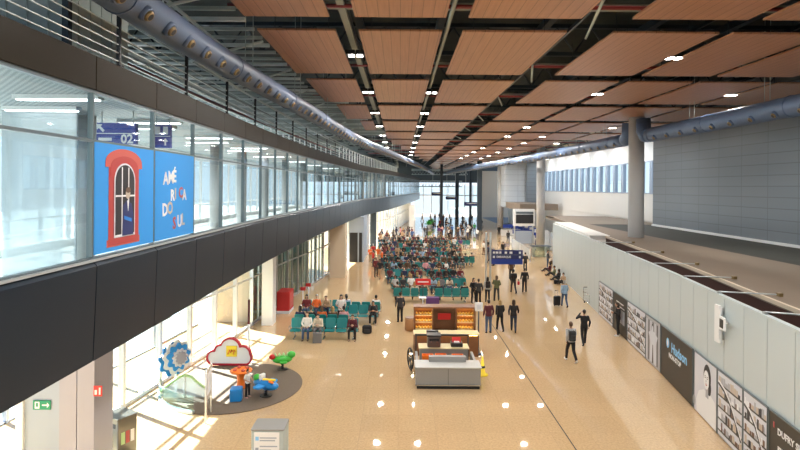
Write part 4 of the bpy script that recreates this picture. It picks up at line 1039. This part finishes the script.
for k in range(8): s.tube([(0,0,0),(0,.42*math.cos(PI*k/4),.42*math.sin(PI*k/4))], .012, 5)
s.build('rim', b); mb('steel').tube([(-.08,0,0),(.08,0,0)], .06, 10).build('hub', b); mb('steel').tube([(0,0,0),(.05,0,-.53)], .03, 8).build('stand', b)
b.rotation_euler = (0,0,.25); tag(b, 'black spoked decorative wheel at the left side of the kiosk', 'wheel')
# display unit at the back
D0 = ky+5.2; b = empty('bread_display_shelf', (km+.27, D0, 0)); W2 = 2.85
s = mb('kioskwood').box((0,.3,1.0),(W2,.08,2.0)); 
for x_ in (-W2/2,-.55,.55,W2/2): s.box((x_,.0,1.0),(.08,.6,2.0))
s.box((0,0,2.0),(W2+.1,.7,.08)).box((0,-.02,.35),(W2,.55,.7)).box((0,.1,1.45),(1.05,.1,1.05)); s.build('cabinet', b)
for sx_ in (-1, 1):
    for z_ in (.95, 1.28, 1.62):
        sh_ = mb('creamtop').box((sx_*.98,.02,z_),(.92,.5,.03)).build('shelf', b); mb('warm').box((sx_*.98,.22,z_+.24),(.86,.03,.04)).build('light_strip', sh_)
mb('red').rbox((0,-.02,1.52),(.62,.05,.30),.02).build('sign_panel', b)
text('lettering', 'Pão', .20, frame((km+.05, D0-.06, 1.54), (1,0,0)), 'paper', b, 'CENTER', .004) if False else None
tag(b, 'wooden bread display cabinet with warm lit shelves and red sign, rear of the kiosk', 'display cabinet')
for sx_ in (-1, 1):
    for z_, nm_ in ((.965, 'bottom'), (1.295, 'middle'), (1.635, 'top')):
        for k_ in range(6):
            l_ = mb('bread').ell((km+.27+sx_*.98-.36+k_*.145, D0-.06, z_+.055), (.06, .16, .055), 10, 6).build('bread_loaf')
            tag(l_, 'small loaf on the %s %s shelf of the bread display, %s from its left' % ('left' if sx_ < 0 else 'right', nm_, ORD[k_]), 'bread', 'loaves in the bread display')
b = empty('serving_counter', (km+.27, D0-1.0, 0)); mb('kioskwood').box((0,0,.5),(2.9,.55,1.0)).build('body', b); mb('creamtop').box((0,0,1.02),(3.0,.68,.05)).build('worktop', b); mb('warm').box((0,-.30,.98),(2.8,.02,.03)).build('light_strip', b); tag(b, 'cream lit serving counter just in front of the bread display', 'counter')
b = empty('round_sign_post', (km+1.78, D0-.9, 0)); mb('steel_dark').tube([(0,0,0),(0,0,2.1)], .03, 8).build('post', b); mb('white').rbox((0,-.05,2.2),(.36,.08,.40),.04).build('sign_box', b); mb('plight').box((0,-.10,2.2),(.2,.02,.22)).build('sign_face', b); mb('steel_dark').lathe((0,0,0),[(.18,0),(.18,.02),(.04,.04)],16).build('base', b); tag(b, 'white square sign box on a thin post at the right of the bread display', 'sign')
b = empty('wet_floor_cone', (km+1.55, ky+1.6, 0)); mb('toyyellow').lathe((0,0,0),[(.24,0),(.24,.03),(.13,.04),(.03,.75)],16).build('cone', b); mb('black').lathe((0,0,.3),[(.118,0),(.095,.08)],16).build('band', b); tag(b, 'yellow warning cone at the right side of the kiosk', 'cone')
p = fl(411, 331); b = empty('wooden_stool_box', (p.x, p.y+.2, 0)); mb('cardboard').lathe((0,0,0),[(.30,0),(.33,.05),(.33,.62),(.30,.66)],20).build('drum', b); mb('kioskwood').lathe((0,0,.66),[(.31,0),(.31,.03)],20).build('lid', b); tag(b, 'brown round drum stool standing left of the bread display', 'stool')
# red umbrella-like board and purple bag in the front rows
p = fl(423, 306); b = empty('red_sign_board', (p.x, p.y+.1, 0)); mb('red').rbox((0,0,1.55),(1.0,.06,.42),.03).build('panel', b); mb('steel_dark').tube([(0,.05,0),(0,.05,1.6)], .03, 8).build('post', b); mb('steel_dark').lathe((0,.05,0),[(.2,0),(.2,.03)],16).build('base', b); mb('paper').box((0,-.04,1.55),(.7,.01,.08)).build('stripe', b); tag(b, 'red oval sign on a post just behind the bread display', 'sign')
p = fl(432, 316); b = empty('folding_table', (p.x+.1, p.y+1.2, 0)); mb('c_purple').box((0,0,.45),(.8,.5,.86)).build('cloth_cover', b); mb('white').box((-.6,0,.86),(.5,.5,.03)).box((-.6,0,.43),(.06,.06,.86)).build('side_shelf', b); tag(b, 'purple covered stand behind the bread display', 'stand')

# ------------------------------------------------------------------ play area
pc = V((-6.35, 20.5, 0)); R_ = 2.62
o = mb('playmat').lathe((pc.x, pc.y, 0.0), [(R_, 0.006), (R_, .022), (R_-.04, .028)], 72, smooth=False).build('play_mat'); tag(o, 'large round dark brown play mat on the beige stone floor', 'mat')
# cloud board
p = fl(229, 366); b = empty('cloud_board', (p.x, p.y, .028)); 
def cloud(off):
    cs = [(-.62,.33,.34),(-.34,.62,.30),(.06,.74,.46),(.58,.50,.37),(.66,.34,.34)]; n = 90; out = []
    for i in range(n):
        a = 2*PI*i/n; dx, dz = math.cos(a), math.sin(a); best = 0
        for (cx, cz, r) in cs:
            r -= off; ox, oz = -cx, .38-cz; bb = ox*dx+oz*dz; cc = ox*ox+oz*oz-r*r; disc = bb*bb-cc
            if disc > 0: best = max(best, -bb+math.sqrt(disc))
        if dz < 0:
            t_ = (.38-.02-off)/-dz; best = t_ if abs(dx*t_) < .64 else min(best, t_)
        out.append((dx*best, .38+dz*best))
    return out
out_, inn = cloud(0), cloud(.075)
s = mb('cloudred'); s.M = Matrix.Rotation(PI/2, 4, 'X')
n_ = len(out_); vs = [(x_, z_, .08) for x_, z_ in out_]+[(x_, z_, .08) for x_, z_ in inn]+[(x_, z_, -.08) for x_, z_ in out_]+[(x_, z_, -.08) for x_, z_ in inn]
fs = []
for i in range(n_):
    j = (i+1) % n_; fs += [(i, j, n_+j, n_+i), (2*n_+i, 3*n_+i, 3*n_+j, 2*n_+j), (i, 2*n_+i, 2*n_+j, j), (n_+i, n_+j, 3*n_+j, 3*n_+i)]
s._add(vs, fs); s.build('rim', b)
s = mb('white'); s.M = Matrix.Rotation(PI/2, 4, 'X'); s.prism([(x_, z_) for x_, z_ in inn], -.03, .03); s.build('panel', b)
mb('toyyellow').rbox((.12,-.05,.62),(.46,.05,.46),.03).build('game_square', b)
for i in range(3):
    mb('orange' if i != 1 else 'red').tube([(.12-.15+.12*i,-.09,.50+.05*(i%2)),(.12-.08+.1*i,-.09,.70),(.05+.12*i,-.09,.62)], .02, 6).build('game_piece', b)
tag(b, 'white cloud-shaped play panel with dark red rim and yellow square', 'play panel')
p = fl(248.5, 363); b = empty('height_pole', p); mb('white').tube([(0,0,0),(0,0,1.7)], .05, 12).build('lower_pole', b); mb('c_maroon').tube([(0,0,1.7),(0,0,2.75)], .05, 12).build('upper_pole', b); mb('white').lathe((0,0,0),[(.16,0),(.16,.03)],16).build('base', b); tag(b, 'tall slim white and maroon pole behind the cloud panel', 'pole')
# flower spiral
p = fl(177, 398); b = empty('spiral_flower_panel', (p.x, p.y, 0), .85)
def flower(r, k_, cx, cz, amp, n=60): return [(cx+(r+amp*math.sin(k_*2*PI*i/n))*math.cos(2*PI*i/n), cz+(r+amp*math.sin(k_*2*PI*i/n))*math.sin(2*PI*i/n)*1.15) for i in range(n)]
for (r_, k_, m_, y2, cx, cz, am) in ((.50, 9, 'toyblue', .10, -.10, 1.42, .05), (.50, 9, 'white', .02, 0, 1.48, .05), (.40, 9, 'posterblue', -.06, .02, 1.50, .05), (.27, 11, 'plight', -.13, .04, 1.48, .03), (.19, 11, 'lilac', -.19, .05, 1.48, .02)):
    s = mb(m_); s.M = Matrix.Translation((0, y2, 0)) @ Matrix.Rotation(PI/2, 4, 'X'); s.prism(flower(r_, k_, cx, cz, am), -.03, .03); s.build('petal_disc', b)
mb('white').tube([(0,.1,0),(0,.1,1.4)], .035, 10).build('post', b); tag(b, 'layered blue and white flower-shaped spinning disc panel on a post', 'play panel')
# arch bench with glass
p = fl(186, 400); b = empty('arch_play_screen', (p.x-.1, p.y+.15, 0), .1)
s = mb('limegreen'); pts = [(-.85,0,.25),(-.7,0,.42),(-.45,0,.60),(-.2,0,.78),(0,0,.84),(.2,0,.78),(.40,0,.60),(.62,0,.42),(.8,0,.32)]
s.tube(pts, .045, 10); s.build('arch', b)
s = mb('glass_hazy'); s.M = Matrix.Rotation(PI/2, 4, 'X'); s.prism([(-.85,.02)]+[(q[0], q[2]-.04) for q in pts]+[(.8,.02)], -.01, .01); s.build('screen', b)
for q in (-.8, 0, .75): mb('white').tube([(q,0,0),(q,0,.30 if q else .8)], .025, 8).build('post', b)
tag(b, 'pale translucent play screen with a lime green arch on top', 'play screen')
b = empty('curved_kerb', (0,0,0)); pts = []
for i in range(15): a = math.radians(188+i*5.0); pts.append((pc.x+(R_-.02)*math.cos(a), pc.y+(R_-.02)*math.sin(a)))
mb('glass_green').sweep(pts, [(.02,.10),(.02,.62),(0,.62),(0,.10)], smooth=False).build('glass_panel', b); mb('alu').sweep(pts, [(.06,.0),(.06,.10),(-.06,.10),(-.06,.0)]).build('rail', b); tag(b, 'low curved glass barrier with metal foot on the left rim of the play mat', 'barrier')
p = fl(205, 422); b = empty('rules_board', (p.x, p.y+.3, 0), 1.72)
for q in (-.42, .42): mb('white').tube([(q,0,0),(q,0,1.75)], .03, 10).build('post', b)
mb('ptan').box((0,0,1.15),(.76,.04,.95)).build('board', b); mb('paper').box((0,-.025,1.2),(.6,.01,.7)).build('sheet', b); tag(b, 'tan information board between two white posts, seen almost edge-on by the mat', 'notice board')
p = fl(241, 388); b = empty('mushroom_table', (p.x, p.y, .028)); mb('orange').lathe((0,0,0),[(.22,0),(.17,.06),(.14,.30),(.18,.50),(.20,.55)],24).build('stem', b)
tp_ = mb('orange').lathe((0,0,.55),[(.20,0),(.40,.05),(.42,.10),(.36,.13)],24).build('top', b)
for q in range(4): a = q*PI/2+.6; mb('redframe2').lathe((.24*math.cos(a), .24*math.sin(a), .68),[(.07,0),(.07,.05),(.04,.07)],12).build('knob', tp_)
tag(b, 'orange mushroom-shaped toy table behind the small child', 'toy table')
p = fl(234.5, 403); b = empty('cube_stool', (p.x, p.y+.2, .028), .15); mb('toyblue').rbox((0,0,.22),(.42,.42,.44),.06).build('seat', b); mb('posterblue2').rbox((0,0,.02),(.36,.36,.04),.04).build('foot', b); tag(b, 'blue cube stool on the play mat left of the child', 'stool')
# blue ride-on plane
p = fl(262, 400); b = empty('spring_rider_plane', (p.x+.05, p.y+.35, .028), -.5)
s = mb('toyblue'); s.ell((0,0,.42),(.58,.22,.20),18,10); s.build('fuselage', b)
s = mb('posterblue'); s.M = Matrix.Translation((-.02,0,.42)); s.rbox((0,0,0),(.34,1.05,.08),.10); s.build('wing', b)
mb('toyyellow').rbox((.15,-.0,.60),(.5,.14,.05),.05, rz=.3).build('stripe', b); mb('toygreen').ell((-.42,.0,.58),(.17,.13,.14),14,8).build('tail_bulb', b); mb('white').rbox((-.18,0,.62),(.12,.26,.28),.04).build('windscreen', b)
mb('orange').rbox((.34,-.1,.58),(.26,.10,.05),.04,rz=-.2).build('badge', b)
mb('black').tube([(0.03*math.cos(i),.03*math.sin(i),.02+.012*i) for i in range(20)], .035, 6).build('spring', b); mb('black').lathe((0,0,0),[(.22,0),(.22,.025)],16).build('base', b)
tag(b, 'blue spring rider plane with yellow stripe, right of the child', 'toy ride')
# green rocker
p = fl(280, 372); b = empty('spring_rider_dragon', (p.x+.05, p.y+.25, .028), .35)
s = mb('toygreen'); s.ell((0,0,.42),(.42,.20,.17),16,10); s.ell((.36,0,.58),(.18,.14,.15),14,8); s.build('body', b)
for i in range(4): mb('limegreen').lathe((-.30+.17*i,0,.55),[(.08,0),(.05,.08),(.01,.16)],10).build('spike', b)
mb('red').ell((-.42,.0,.56),(.14,.12,.11),12,8).build('tail_bulb', b); mb('toygreen').rbox((0,0,.36),(.30,.72,.07),.08).build('side_wing', b)
mb('black').tube([(0.03*math.cos(i),.03*math.sin(i),.02+.012*i) for i in range(20)], .035, 6).build('spring', b); mb('black').lathe((0,0,0),[(.22,0),(.22,.025)],16).build('base', b)
tag(b, 'green spring rider with red rear at the far edge of the play mat', 'toy ride')

# totem and bin at the front
b = empty('information_totem', (-3.42, 14.28, 0)); mb('steel_grey').rbox((0,0,.65),(.86,.66,1.28),.05).build('body', b)
mb('kioskgrey').rbox((0,0,1.31),(.88,.68,.05),.05).build('cap', b)
mb('paper').box((-.01,-.345,.68),(.66,.02,1.16)).build('sheet', b)
for i, (w_, z_) in enumerate(((.44,1.12),(.40,1.05),(.0,1.0),(.46,.90),(.30,.80),(.36,.66))):
    if w_: mb('bluegrey').box((.03+(w_-.44)/2,-.357,z_),(w_,.004,.028)).build('text_line', b)
mb('skyblue').box((-.26,-.357,1.10),(.09,.004,.10)).build('icon', b); mb('bluegrey').box((-.26,-.357,.82),(.08,.004,.09)).build('icon', b)
tag(b, 'low grey totem with a white printed sheet at the bottom of the view', 'totem')
b = empty('steel_waste_bin', (-8.0, 15.35, 0), -.55); mb('steel').rbox((0,0,.55),(.74,.58,1.10),.03).build('body', b); mb('steel').rbox((0,0,1.115),(.78,.62,.03),.03).build('lid', b)
for i, m_ in enumerate(('limegreen','pred','paper')): mb(m_).box((.378,-.14+.14*i,.55),(.006,.11,.34)).build('sticker', b)
mb('black').box((.0,-.295,.9),(.5,.012,.12)).build('slot', b)
tag(b, 'brushed steel waste bin with coloured stickers beside the lilac pier', 'waste bin')
# exit sign + hydrant sign
b = empty('exit_sign', (-9.42, 13.985, 0)); q = at(42, 405, 13.98); b.location = q
mb('green').box((0,0,0),(.46,.02,.24)).build('panel', b); s = mb('white').box((-.12,-.013,0),(.12,.006,.18)).box((.08,-.013,0),(.14,.006,.035)); s.M = Matrix.Rotation(PI/2, 4, 'X'); s.prism([(.14,-.07),(.20,0),(.14,.07)], .011, .017); s.build('arrow', b)
mb('green').box((-.12,-.018,.01),(.05,.004,.10)).build('runner', b)
tag(b, 'green emergency exit sign with white arrow on the pale blue wall block', 'exit sign')
q = at(98, 391, 13.74); b = empty('fire_point_sign', q); mb('red').box((0,0,0),(.22,.02,.27)).build('panel', b); mb('white').box((.05,-.013,0),(.04,.006,.18)).box((-.05,-.013,-.03),(.06,.006,.12)).build('symbol', b); tag(b, 'small red fire equipment sign on the lilac pier', 'fire sign')
# red cabinets by the dark glazing
p = fl(283, 310)
b = empty('red_cabinet', (p.x+.2, p.y-.3, 0)); mb('c_red').box((0,0,.65),(.75,1.3,1.3)).build('body', b); mb('plight').box((0,-.3,.10),(.77,1.9,.2)).build('plinth', b) if False else mb('plight').box((0,0,.08),(.79,1.34,.16)).build('plinth', b)
mb('redframe').box((.385,0,.75),(.02,1.1,.9)).build('door_panel', b); tag(b, 'low crimson cabinet standing before the dark framed glazing', 'cabinet')
for i in range(2):
    b = empty('queue_stand', (p.x+1.0+.1*i, p.y+1.3+1.4*i, 0)); mb('white').tube([(0,0,0),(0,0,1.0)], .03, 8).build('post', b); mb('c_red').rbox((0,0,1.08),(.34,.08,.22),.03).build('sign', b); mb('white').lathe((0,0,0),[(.18,0),(.18,.03)],16).build('base', b); tag(b, 'white stand with red top sign behind the crimson cabinet, %s' % ('nearer', 'farther')[i], 'stand', 'stands by the crimson cabinet')

# ------------------------------------------------------------------ signs
p = fl(488, 286)
b = empty('flight_sign_post', (p.x, p.y, 0))
for q in (-.17, .17): mb('alu').rbox((q,0,2.1),(.14,.14,4.2),.03).build('post', b)
mb('alu_dark').box((0,0,.03),(.6,.4,.06)).build('base', b)
mb('signnavy').box((1.45,-.05,2.28),(2.45,.14,1.12)).build('sign_box', b)
mb('signblue').box((1.45,-.125,1.93),(2.40,.012,.38)).build('lower_band', b)
s = mb('paper')
for (x_, w_, z_) in ((.42,.16,2.64),(.66,.22,2.64),(.92,.16,2.64),(1.35,.18,2.64),(1.75,.22,2.64),(2.45,.16,2.64),(.42,.16,2.30),(2.45,.14,2.30)): mb('paper').box((x_,-.128,z_),(w_,.012,.17)).build('pictogram', b)
mb('alu_dark').box((1.45,-.128,2.47),(2.42,.012,.03)).build('divider', b)
text('lettering', 'EMBARQUE', .22, frame((p.x+.62, p.y-.135, 2.30), (1,0,0)), 'paper', b, bold=.006)
text('lettering', 'Gates', .13, frame((p.x+.62, p.y-.135, 2.13), (1,0,0)), 'paper', b) if False else None
tag(b, 'dark blue overhead flight sign held on twin aluminium posts in the aisle', 'sign')
# hanging signs in the mezzanine
def hang(px0, px1, py0, py1, Y, label):
    a, c_ = at(px0, py0, Y), at(px1, py1, Y); b = empty('hanging_sign', ((a.x+c_.x)/2, Y, (a.z+c_.z)/2)); w_, h_ = c_.x-a.x, a.z-c_.z
    mb('signblue').box((0,0,0),(w_,.12,h_)).build('panel', b); mb('paper').box((0,-.062,0),(w_,.006,.02)).build('divider', b)
    for q in (-.4,.4): mb('alu').tube([(q*w_,0,h_/2),(q*w_,0,9.47-b.location.z)], .015, 6).build('rod', b)
    tag(b, label, 'sign', 'blue hanging signs in the mezzanine'); return b, w_, h_
b, w_, h_ = hang(98, 137, 123, 144.5, 12.9, 'blue hanging sign with arrow and number behind the mezzanine glass, above the red door picture')
L0 = b.location
text('lettering', 'SALA VIP   02', .23, frame((L0.x-w_*.45, L0.y-.066, L0.z-h_*.27), (1,0,0)), 'paper', b, bold=.006) if False else text('lettering', '02', .30, frame((L0.x+w_*.12, L0.y-.066, L0.z-h_*.27), (1,0,0)), 'paper', b, bold=.008)
mb('paper').box((-w_*.28,-.066,-h_*.27),(w_*.34,.006,h_*.14)).build('text_line', b)
s = mb('paper'); s.M = Matrix.Translation((-w_*.40,-.066,h_*.27)) @ Matrix.Rotation(PI/2,4,'X') @ Matrix.Rotation(PI*.25,4,'Z'); s.prism([(-.03,-.12),(.03,-.12),(.03,.02),(.09,.02),(0,.13),(-.09,.02),(-.03,.02)],0,.006); s.build('arrow', b)
b, w_, h_ = hang(155, 171, 125, 148, 13.6, 'blue hanging sign with pictograms and upward arrow behind the mezzanine glass')
for q in (-.26,.22): mb('paper').rbox((q*w_,-.064,h_*.25),(w_*.30,.008,h_*.34),.004).build('pictogram', b)
s = mb('paper'); s.M = Matrix.Translation((w_*.22,-.066,-h_*.25)) @ Matrix.Rotation(PI/2,4,'X'); s.prism([(-.02,-.09),(.02,-.09),(.02,.01),(.07,.01),(0,.10),(-.07,.01),(-.02,.01)],0,.006); s.build('arrow', b)
# window posters: red door picture and word picture on the mezzanine glass
def glass_poster(y0, y1, label):
    A, B = V((F(y0)+.06, y0+.04, 0)), V((F(y1)+.06, y1-.04, 0)); fr = frame(A, B-A); L = (B-A).length
    o = empty('window_poster'); mb('posterblue', fr).box((L/2, (ZG+.09+ZTR)/2, -.045), (L, ZTR-ZG-.12, .012)).build('sheet', o); tag(o, label, 'poster'); return o, fr, L
o, fr, L = glass_poster(9.35, 11.70, 'blue window poster picturing a red arched door with a man in a dark coat')
DSC = Matrix.Translation((-.24,.0,0)) @ Matrix.Translation((1.3,1.0,0)) @ Matrix.Diagonal((1.24,1.13,1,1)) @ Matrix.Translation((-1.3,-1.0,0))
s = mb('redframe', fr @ Matrix.Translation((0, ZG, -.04)) @ DSC)
cx = L*.56
def arch(hw, z0, z1, rise, n=14): return [(cx-hw, z0), (cx+hw, z0)] + [(cx+hw*math.cos(PI*i/n), z1+rise*math.sin(PI*i/n)) for i in range(n+1)]
flat(s, [(cx-.50,.28),(cx+.50,.28),(cx+.50,.40),(cx-.50,.40)], .001, 'redframe2'); flat(s, arch(.46,.30,1.66,.22), .004, 'redframe'); flat(s, arch(.56,1.60,1.68,.24), .008, 'redframe2'); flat(s, arch(.42,1.45,1.60,.20), .012, 'redframe'); flat(s, arch(.32,.42,1.38,.30), .016, 'plight'); flat(s, arch(.29,.45,1.37,.28), .020, 'ink')
s.m('paper').box((cx-.10,1.02,.026),(.025,1.18,.004)).box((cx+.10,1.02,.026),(.025,1.18,.004)).box((cx,1.12,.026),(.58,.03,.004)).box((cx,.45,.026),(.6,.03,.004)); s.build('door_picture', o)
s = mb('signnavy', fr @ Matrix.Translation((0, ZG, -.04)) @ DSC)
flat(s, [(cx-.10,.44),(cx+.24,.44),(cx+.24,.80),(cx+.19,.98),(cx+.04,1.04),(cx-.08,.96)], .030, 'signnavy'); flat(s, ellipse(cx+.07,1.16,.07,.095,16), .030, 'ptan'); flat(s, ellipse(cx+.07,1.22,.075,.05,16), .034, 'pbrown'); flat(s, [(cx+.04,1.04),(cx+.10,1.04),(cx+.07,.85)], .034, 'paper'); flat(s, [(cx-.05,.72),(cx+.18,.66),(cx+.18,.72),(cx-.05,.78)], .034, 'posterblue2'); s.build('man_picture', o)
o, fr, L = glass_poster(11.70, 14.05, 'blue window poster with the scattered letters AMERICA DO SUL')
for (body, x_, z_, sz) in (('AMÉ', .18, 1.52, .40), ('RICA', .36, 1.13, .36), ('DO', .16, .80, .40), ('SUL', .42, .46, .40)):
    for i, ch in enumerate(body):
        text('lettering', ch, sz, fr @ Matrix.Translation((L*x_+i*sz*.66, ZG+z_+.03*((i*7) % 3-1), -.036)), ('paper','ptan','pred','plight','pgrey')[(i+len(body)+int(z_*10)) % 5] if ch not in 'ME' else 'paper', o, bold=.012)

# ------------------------------------------------------------------ far right counters, glass booth
for i, (px, py, w_) in enumerate(((511, 236, 3.0), (523, 243, 3.4))):
    p = fl(px, py); b = empty('service_counter', (p.x, p.y, 0)); mb('white').box((0,.4,.5),(w_,.7,1.0)).build('body', b); mb('kiosktop').box((0,.4,1.02),(w_+.1,.85,.05)).build('worktop', b); mb('signblue').box((0,.5,1.55),(w_*.8,.1,.55)).build('screen_row', b); mb('alu').box((0,.5,1.15),(.1,.08,.3)).build('stand', b)
    tag(b, 'white service counter with blue screens, %s' % ('farther along the bright aisle', 'nearer, below the black screen booth')[i], 'counter', 'white service counters')
for i, (px, py) in enumerate(((515, 230), (520, 232), (526, 234), (531, 236.5), (536, 239))):
    p = fl(px, py); b = empty('blue_kiosk_screen', (p.x, p.y, 0)); mb('signblue').box((0,0,.95),(.9,.35,1.5)).build('body', b); mb('paper').box((0,-.18,1.25),(.6,.02,.5)).build('screen', b); mb('white').box((0,0,.1),(1.0,.5,.2)).build('base', b)
    tag(b, 'blue self-service kiosk in the row before the black screen booth, %s from the aisle' % ORD[i], 'self-service kiosk', 'blue self-service kiosks')
a = at(514, 209, 74); c_ = at(534.5, 226, 74); b = empty('screen_booth', ((a.x+c_.x)/2, 74, 0)); w_ = c_.x-a.x
mb('white').box((0,.3,(a.z+c_.z)/2),(w_,.9,a.z-c_.z)).build('body', b)
for q in (-.45,.45): mb('alu').box((q*w_,.3,c_.z/2),(.16,.3,c_.z)).build('post', b)
mb('bluegrey').box((0,.5,c_.z*.35),(w_*.8,.5,c_.z*.7)).build('desk', b); mb('black').box((0,-.22,(a.z+c_.z)/2-.2),(w_*.84,.06,(a.z-c_.z)*.52)).build('screen', b); mb('alu_dark').box((0,-.22,a.z-.5),(w_*.84,.06,.3)).build('header_strip', b); tag(b, 'white booth with a wide black screen below the brown roof ledge', 'booth')
q = fl(541, 256); b = empty('glass_display_table', (q.x-.2, q.y-.5, 0))
mb('glass_green').box((0,0,.62),(1.7,1.1,1.1)).build('glass_case', b); mb('steel_dark').box((0,0,1.2),(2.3,1.6,.06)).build('top', b)
for s0 in (-1,1):
    for s1 in (-1,1): mb('steel_dark').tube([(s0*.85,s1*.5,0),(s0*.85,s1*.5,1.2)], .03, 6).build('leg', b)
tag(b, 'glass-sided display table with dark top before the second round column', 'display table')
for i, (px0, py0, px1, py1) in enumerate(((512, 249, 530, 262), (545, 247, 555, 254))):
    A = fl(px0, py0); B = fl(px1, py1); d = B-A; L = d.length; fr = frame(A, d); b = empty('glass_screen')
    mb('glass_hazy', fr).box((L/2, .75 if i == 0 else 1.2, 0), (L, 1.2 if i == 0 else 2.2, .02)).build('pane', b)
    for q in (0, .5, 1): mb('alu', fr).box((L*q, .7 if i == 0 else 1.2, 0), (.06, 1.4 if i == 0 else 2.4, .06)).build('post', b)
    tag(b, ('low glass screen beside the bright aisle' if i == 0 else 'tall glass screen between round column and partition end'), 'glass screen')
# hanging signs far away
for i, (px, py, Y, w_) in enumerate(((437, 194, 110, 2.2), (472, 204, 100, 3.0), (451, 198, 120, 2.4))):
    q = at(px, py, Y); b = empty('hanging_sign', q); mb('signnavy').box((0,0,0),(w_,.2,.7)).build('panel', b); mb('paper').box((0,-.11,.1),(w_*.7,.02,.12)).build('text_line', b); mb('alu').tube([(-w_*.4,0,.35),(-w_*.4,0,12.4-q.z)], .03, 6).build('rod', b); mb('alu').tube([(w_*.4,0,.35),(w_*.4,0,12.4-q.z)], .03, 6).build('rod', b)
    tag(b, 'small dark blue hanging sign over the far crowd, %s' % ('nearest the mezzanine', 'rightmost', 'middle')[i], 'sign', 'hanging signs over the far crowd')
for i, (px, py) in enumerate(((429, 228), (431.5, 226))):
    p = fl(px, py); b = empty('potted_plant', (p.x, p.y, 0)); mb('white').lathe((0,0,0),[(.3,0),(.4,.6),(.36,.62)],16).build('pot', b)
    s = mb('toygreen'); rr = random.Random(i)
    for k in range(60):
        a = rr.uniform(0, 2*PI); e = rr.uniform(.3, 1.4); L = rr.uniform(.6, 1.2); d = V((math.cos(a)*math.cos(e), math.sin(a)*math.cos(e), math.sin(e))); s.tube([V((0,0,.6)), V((0,0,.6))+d*L*.6, V((0,0,.6))+d*L+V((0,0,-.1))], [.02, .07, .01], 4)
    s.build('foliage', b); tag(b, 'green leafy plant in a white pot among the far crowd, %s' % ('left', 'right')[i], 'plant', 'plants in the far crowd')

# ------------------------------------------------------------------ sun, sky, camera
sl = bpy.data.lights.new('sun', 'SUN'); sl.energy = 38.0; sl.angle = .012; sl.color = (1, .97, .92)
so = bpy.data.objects.new('sun', sl); COL.objects.link(so)
so.rotation_euler = V((1.16, -.71, -1)).normalized().to_track_quat('-Z', 'Y').to_euler()
w = bpy.data.worlds.new('world'); C.world = w; w.use_nodes = True
nt = w.node_tree; bg = nt.nodes['Background']
tc = nt.nodes.new('ShaderNodeTexCoord'); sx = nt.nodes.new('ShaderNodeSeparateXYZ'); rp = nt.nodes.new('ShaderNodeValToRGB')
nt.links.new(tc.outputs['Generated'], sx.inputs[0]); nt.links.new(sx.outputs['Z'], rp.inputs[0]); nt.links.new(rp.outputs[0], bg.inputs[0])
rp.color_ramp.elements[0].position = 0.0; rp.color_ramp.elements[0].color = (.74, .87, 1, 1)
rp.color_ramp.elements[1].position = .6; rp.color_ramp.elements[1].color = (.42, .62, .95, 1)
bg.inputs['Strength'].default_value = 1.15
cd = bpy.data.cameras.new('camera'); cd.lens = 24; cd.sensor_width = 36; cd.shift_y = -(225-HY)/800.0; cd.clip_end = 600; cd.clip_start = .1
co = bpy.data.objects.new('camera', cd); COL.objects.link(co); co.location = (0, 0, CAM_Z); co.rotation_euler = (PI/2, -ROLL, 0)
C.camera = co
vs_ = C.view_settings; vs_.view_transform = 'Standard'; vs_.look = 'None'; vs_.gamma = 1; vs_.exposure = 0.42; vs_.use_curve_mapping = False
C.cycles.max_bounces = 8; C.cycles.diffuse_bounces = 4; C.cycles.glossy_bounces = 4; C.cycles.transparent_max_bounces = 24
C.cycles.sample_clamp_indirect = 6; C.cycles.caustics_reflective = False; C.cycles.caustics_refractive = False
C.cycles.use_denoising = True
